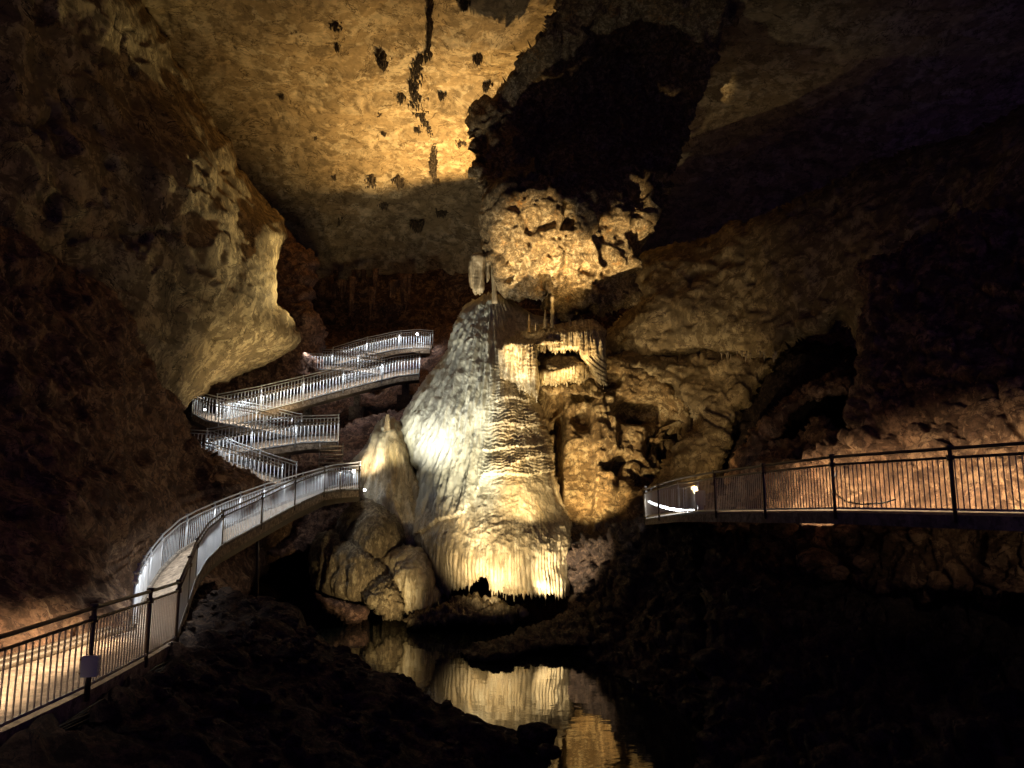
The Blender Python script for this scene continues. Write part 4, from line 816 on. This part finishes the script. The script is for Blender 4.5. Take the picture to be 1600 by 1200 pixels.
# right walkway
NR = pts([(1008, 811, 28.4), (1030, 808, 25.6), (1062, 804, 23.0), (1119, 802.5, 20.1), (1196, 802, 17.4), (1305, 801, 14.9), (1493, 805, 12.4), (1790, 812, 9.8), (2300, 850, 7.2)])
FR = pts([(1020, 803, 31.0), (1060, 799, 29.6), (1100, 797, 26.6), (1165, 796, 23.0), (1255, 795, 19.6), (1380, 795, 16.7), (1590, 797, 13.9), (1950, 802, 10.6), (2500, 830, 8.0)])
WR = empty('right_walkway', NR[4] - [0, 0, .4]); tag(WR, 'long level walkway with dark handrails along the right wall', 'walkway')
a_, b_ = eq(NR, FR); deck(WR, a_, b_, .22, 'grey', curb=False, beam=False)
railing(WR, NR, 'rust', 'rust', 1.10, posts=[NR[0], NR[1], NR[3], NR[4], NR[5], NR[6], NR[7]], bs=.105, bar=.015, mat_bar='bars', label='near railing, dark rails over slim pickets')
FE = pts([(1010, 806, 29.2), (1020, 804, 31.0), (1045, 800, 31.0), (1072, 798, 30.2), (1092, 797, 29.0)])
railing(WR, FE, 'steel', 'rust', 1.10, ps=1.6, bs=.11, label='bright curved end railing behind the tube lamps')
up = np.array([0, 0, 1.])
TL = pts([(1012, 783, 28.2), (1028, 790, 28.0), (1046, 795, 27.6), (1068, 798, 27), (1085, 798, 26.6)])
for i in range(4):
    a_, b_ = np.array(TL[i]), np.array(TL[i + 1]); mb = MB(); mb.tube([a_ * .96 + b_ * .04, a_ * .06 + b_ * .94], .045, 8)
    tag(mb.build('tube_lamp', M['lamp'], smooth=True), ['glowing tube lamp at the far left end of the right walkway', 'glowing tube lamp second from the left end of the right walkway', 'long glowing tube lamp third from the left end of the right walkway', 'short glowing tube lamp nearest the small sign on the right walkway'][i], 'lamp', 'tube lamps in the bend of the right walkway')
    strip(a_ + up * .1, b_ + up * .1, (0, .5, 1.2), 10)
leds(NR[2:8], FR[2:8], 27, color=(1, .78, .52), seg=2.6, inn=.5, h=1.0, flat=True)
leds(R1, L1, 17, color=(1, .80, .56), seg=2.4, inn=.5, h=1.0, flat=True)
mb = MB(); c_ = V(1094, 778, 25.5); mb.box(c_, (.34, .06, .5)); mb.box(c_ - Vector((0, 0, .38)), (.2, .1, .25)); tag(mb.build('notice_box', M['plastic']), 'small pale box on the bend of the right walkway', 'box')
mb = MB(); mb.tube([tuple(V(*p)) for p in ((1308, 735, 16.2), (1302, 752, 16.1), (1306, 772, 15.9), (1322, 784, 15.7), (1345, 788, 15.4), (1380, 786, 15.2), (1400, 780, 15.1))], .016, 7); tag(mb.build('cable', M['black'], smooth=True), 'black cable looping down the wall behind the right railing', 'cable')

# junction box on the near left railing
JB = empty('junction_box', V(140, 1055, 10.55)); tag(JB, 'grey ribbed junction box strapped to a dark railing post', 'junction box')
p = V(141, 1041, 10.5); mb = MB(); mb.box(p, (.20, .13, .26), .25)
mb.build('housing', M['plastic'], JB)
mb = MB()
for k in range(6): mb.box(p + Vector((.085, .015, -.11 + k * .044)), (.05, .15, .012), .25)
mb.build('cooling_rib', M['plastic'], JB)['label'] = 'thin horizontal cooling ribs'
mb = MB(); mb.box(p + Vector((-.09, .03, .09)), (.10, .10, .025)); mb.box(p + Vector((-.09, .03, -.09)), (.10, .10, .025)); mb.build('clamp', M['rust'], JB)
mb = MB(); mb.tube([tuple(p + Vector((-.02, .02, -.13))), tuple(p + Vector((-.05, .03, -.25))), tuple(p + Vector((-.06, .05, -.38)))], .02, 7); mb.build('hose', M['black'], JB, True)
mb = MB(); rr = random.Random(3)
for s in range(5):
    o_ = np.array([.06 + .035 * s, 0, -.22 - .03 * (s % 3)]); Q = resample(R1, .5); mb.tube([q_ + o_ + np.array([0, 0, .03 * math.sin(i * 1.3 + s)]) for i, q_ in enumerate(Q)], .014 + .004 * (s % 2), 6)
tag(mb.build('cable_bundle', M['black'], smooth=True), 'bundle of black cables along the outside edge of the lower walkway', 'cables')

# visible floodlights
def flood(px, py, D, tx, ty, tD, s, label, glow=True):
    E = empty('floodlight', V(px, py, D)); tag(E, label, 'floodlight'); a_ = V(px, py, D); d = (V(tx, ty, tD) - a_).normalized()
    mb = MB(); mb.tube([tuple(a_ - d * s), tuple(a_ - d * s * .4), tuple(a_ + d * s * .5)], [s * .35, s * .6, s * .62], 12); mb.build('housing', M['black'], E, True)
    mb = MB(); mb.tube([tuple(a_ + d * s * .45), tuple(a_ + d * s * .56)], s * .55, 12); mb.build('lens', M['lampw'] if glow else M['steel'], E, True)
    mb = MB(); mb.bar(a_ - d * s * .3 - Vector((0, 0, s)), a_ - d * s * .3, s * .15, s * .15); mb.build('bracket', M['black'], E)
flood(570, 766, 32.6, 560, 740, 30, .10, 'small white floodlight at the right end of the first landing')
flood(553, 736, 35.0, 540, 742, 30, .14, 'bright lamp on the corner post of the first landing')
flood(652, 522, 54.6, 640, 540, 30, .16, 'tiny bright lamp on the rail of the highest landing')
flood(320, 640, 40.8, 330, 660, 34, .10, 'tiny lamp at the left landing of the zigzag')
point(V(548, 742, 34.9), 25, COOL, .08); point(V(652, 526, 54.3), 40, COOL, .08)
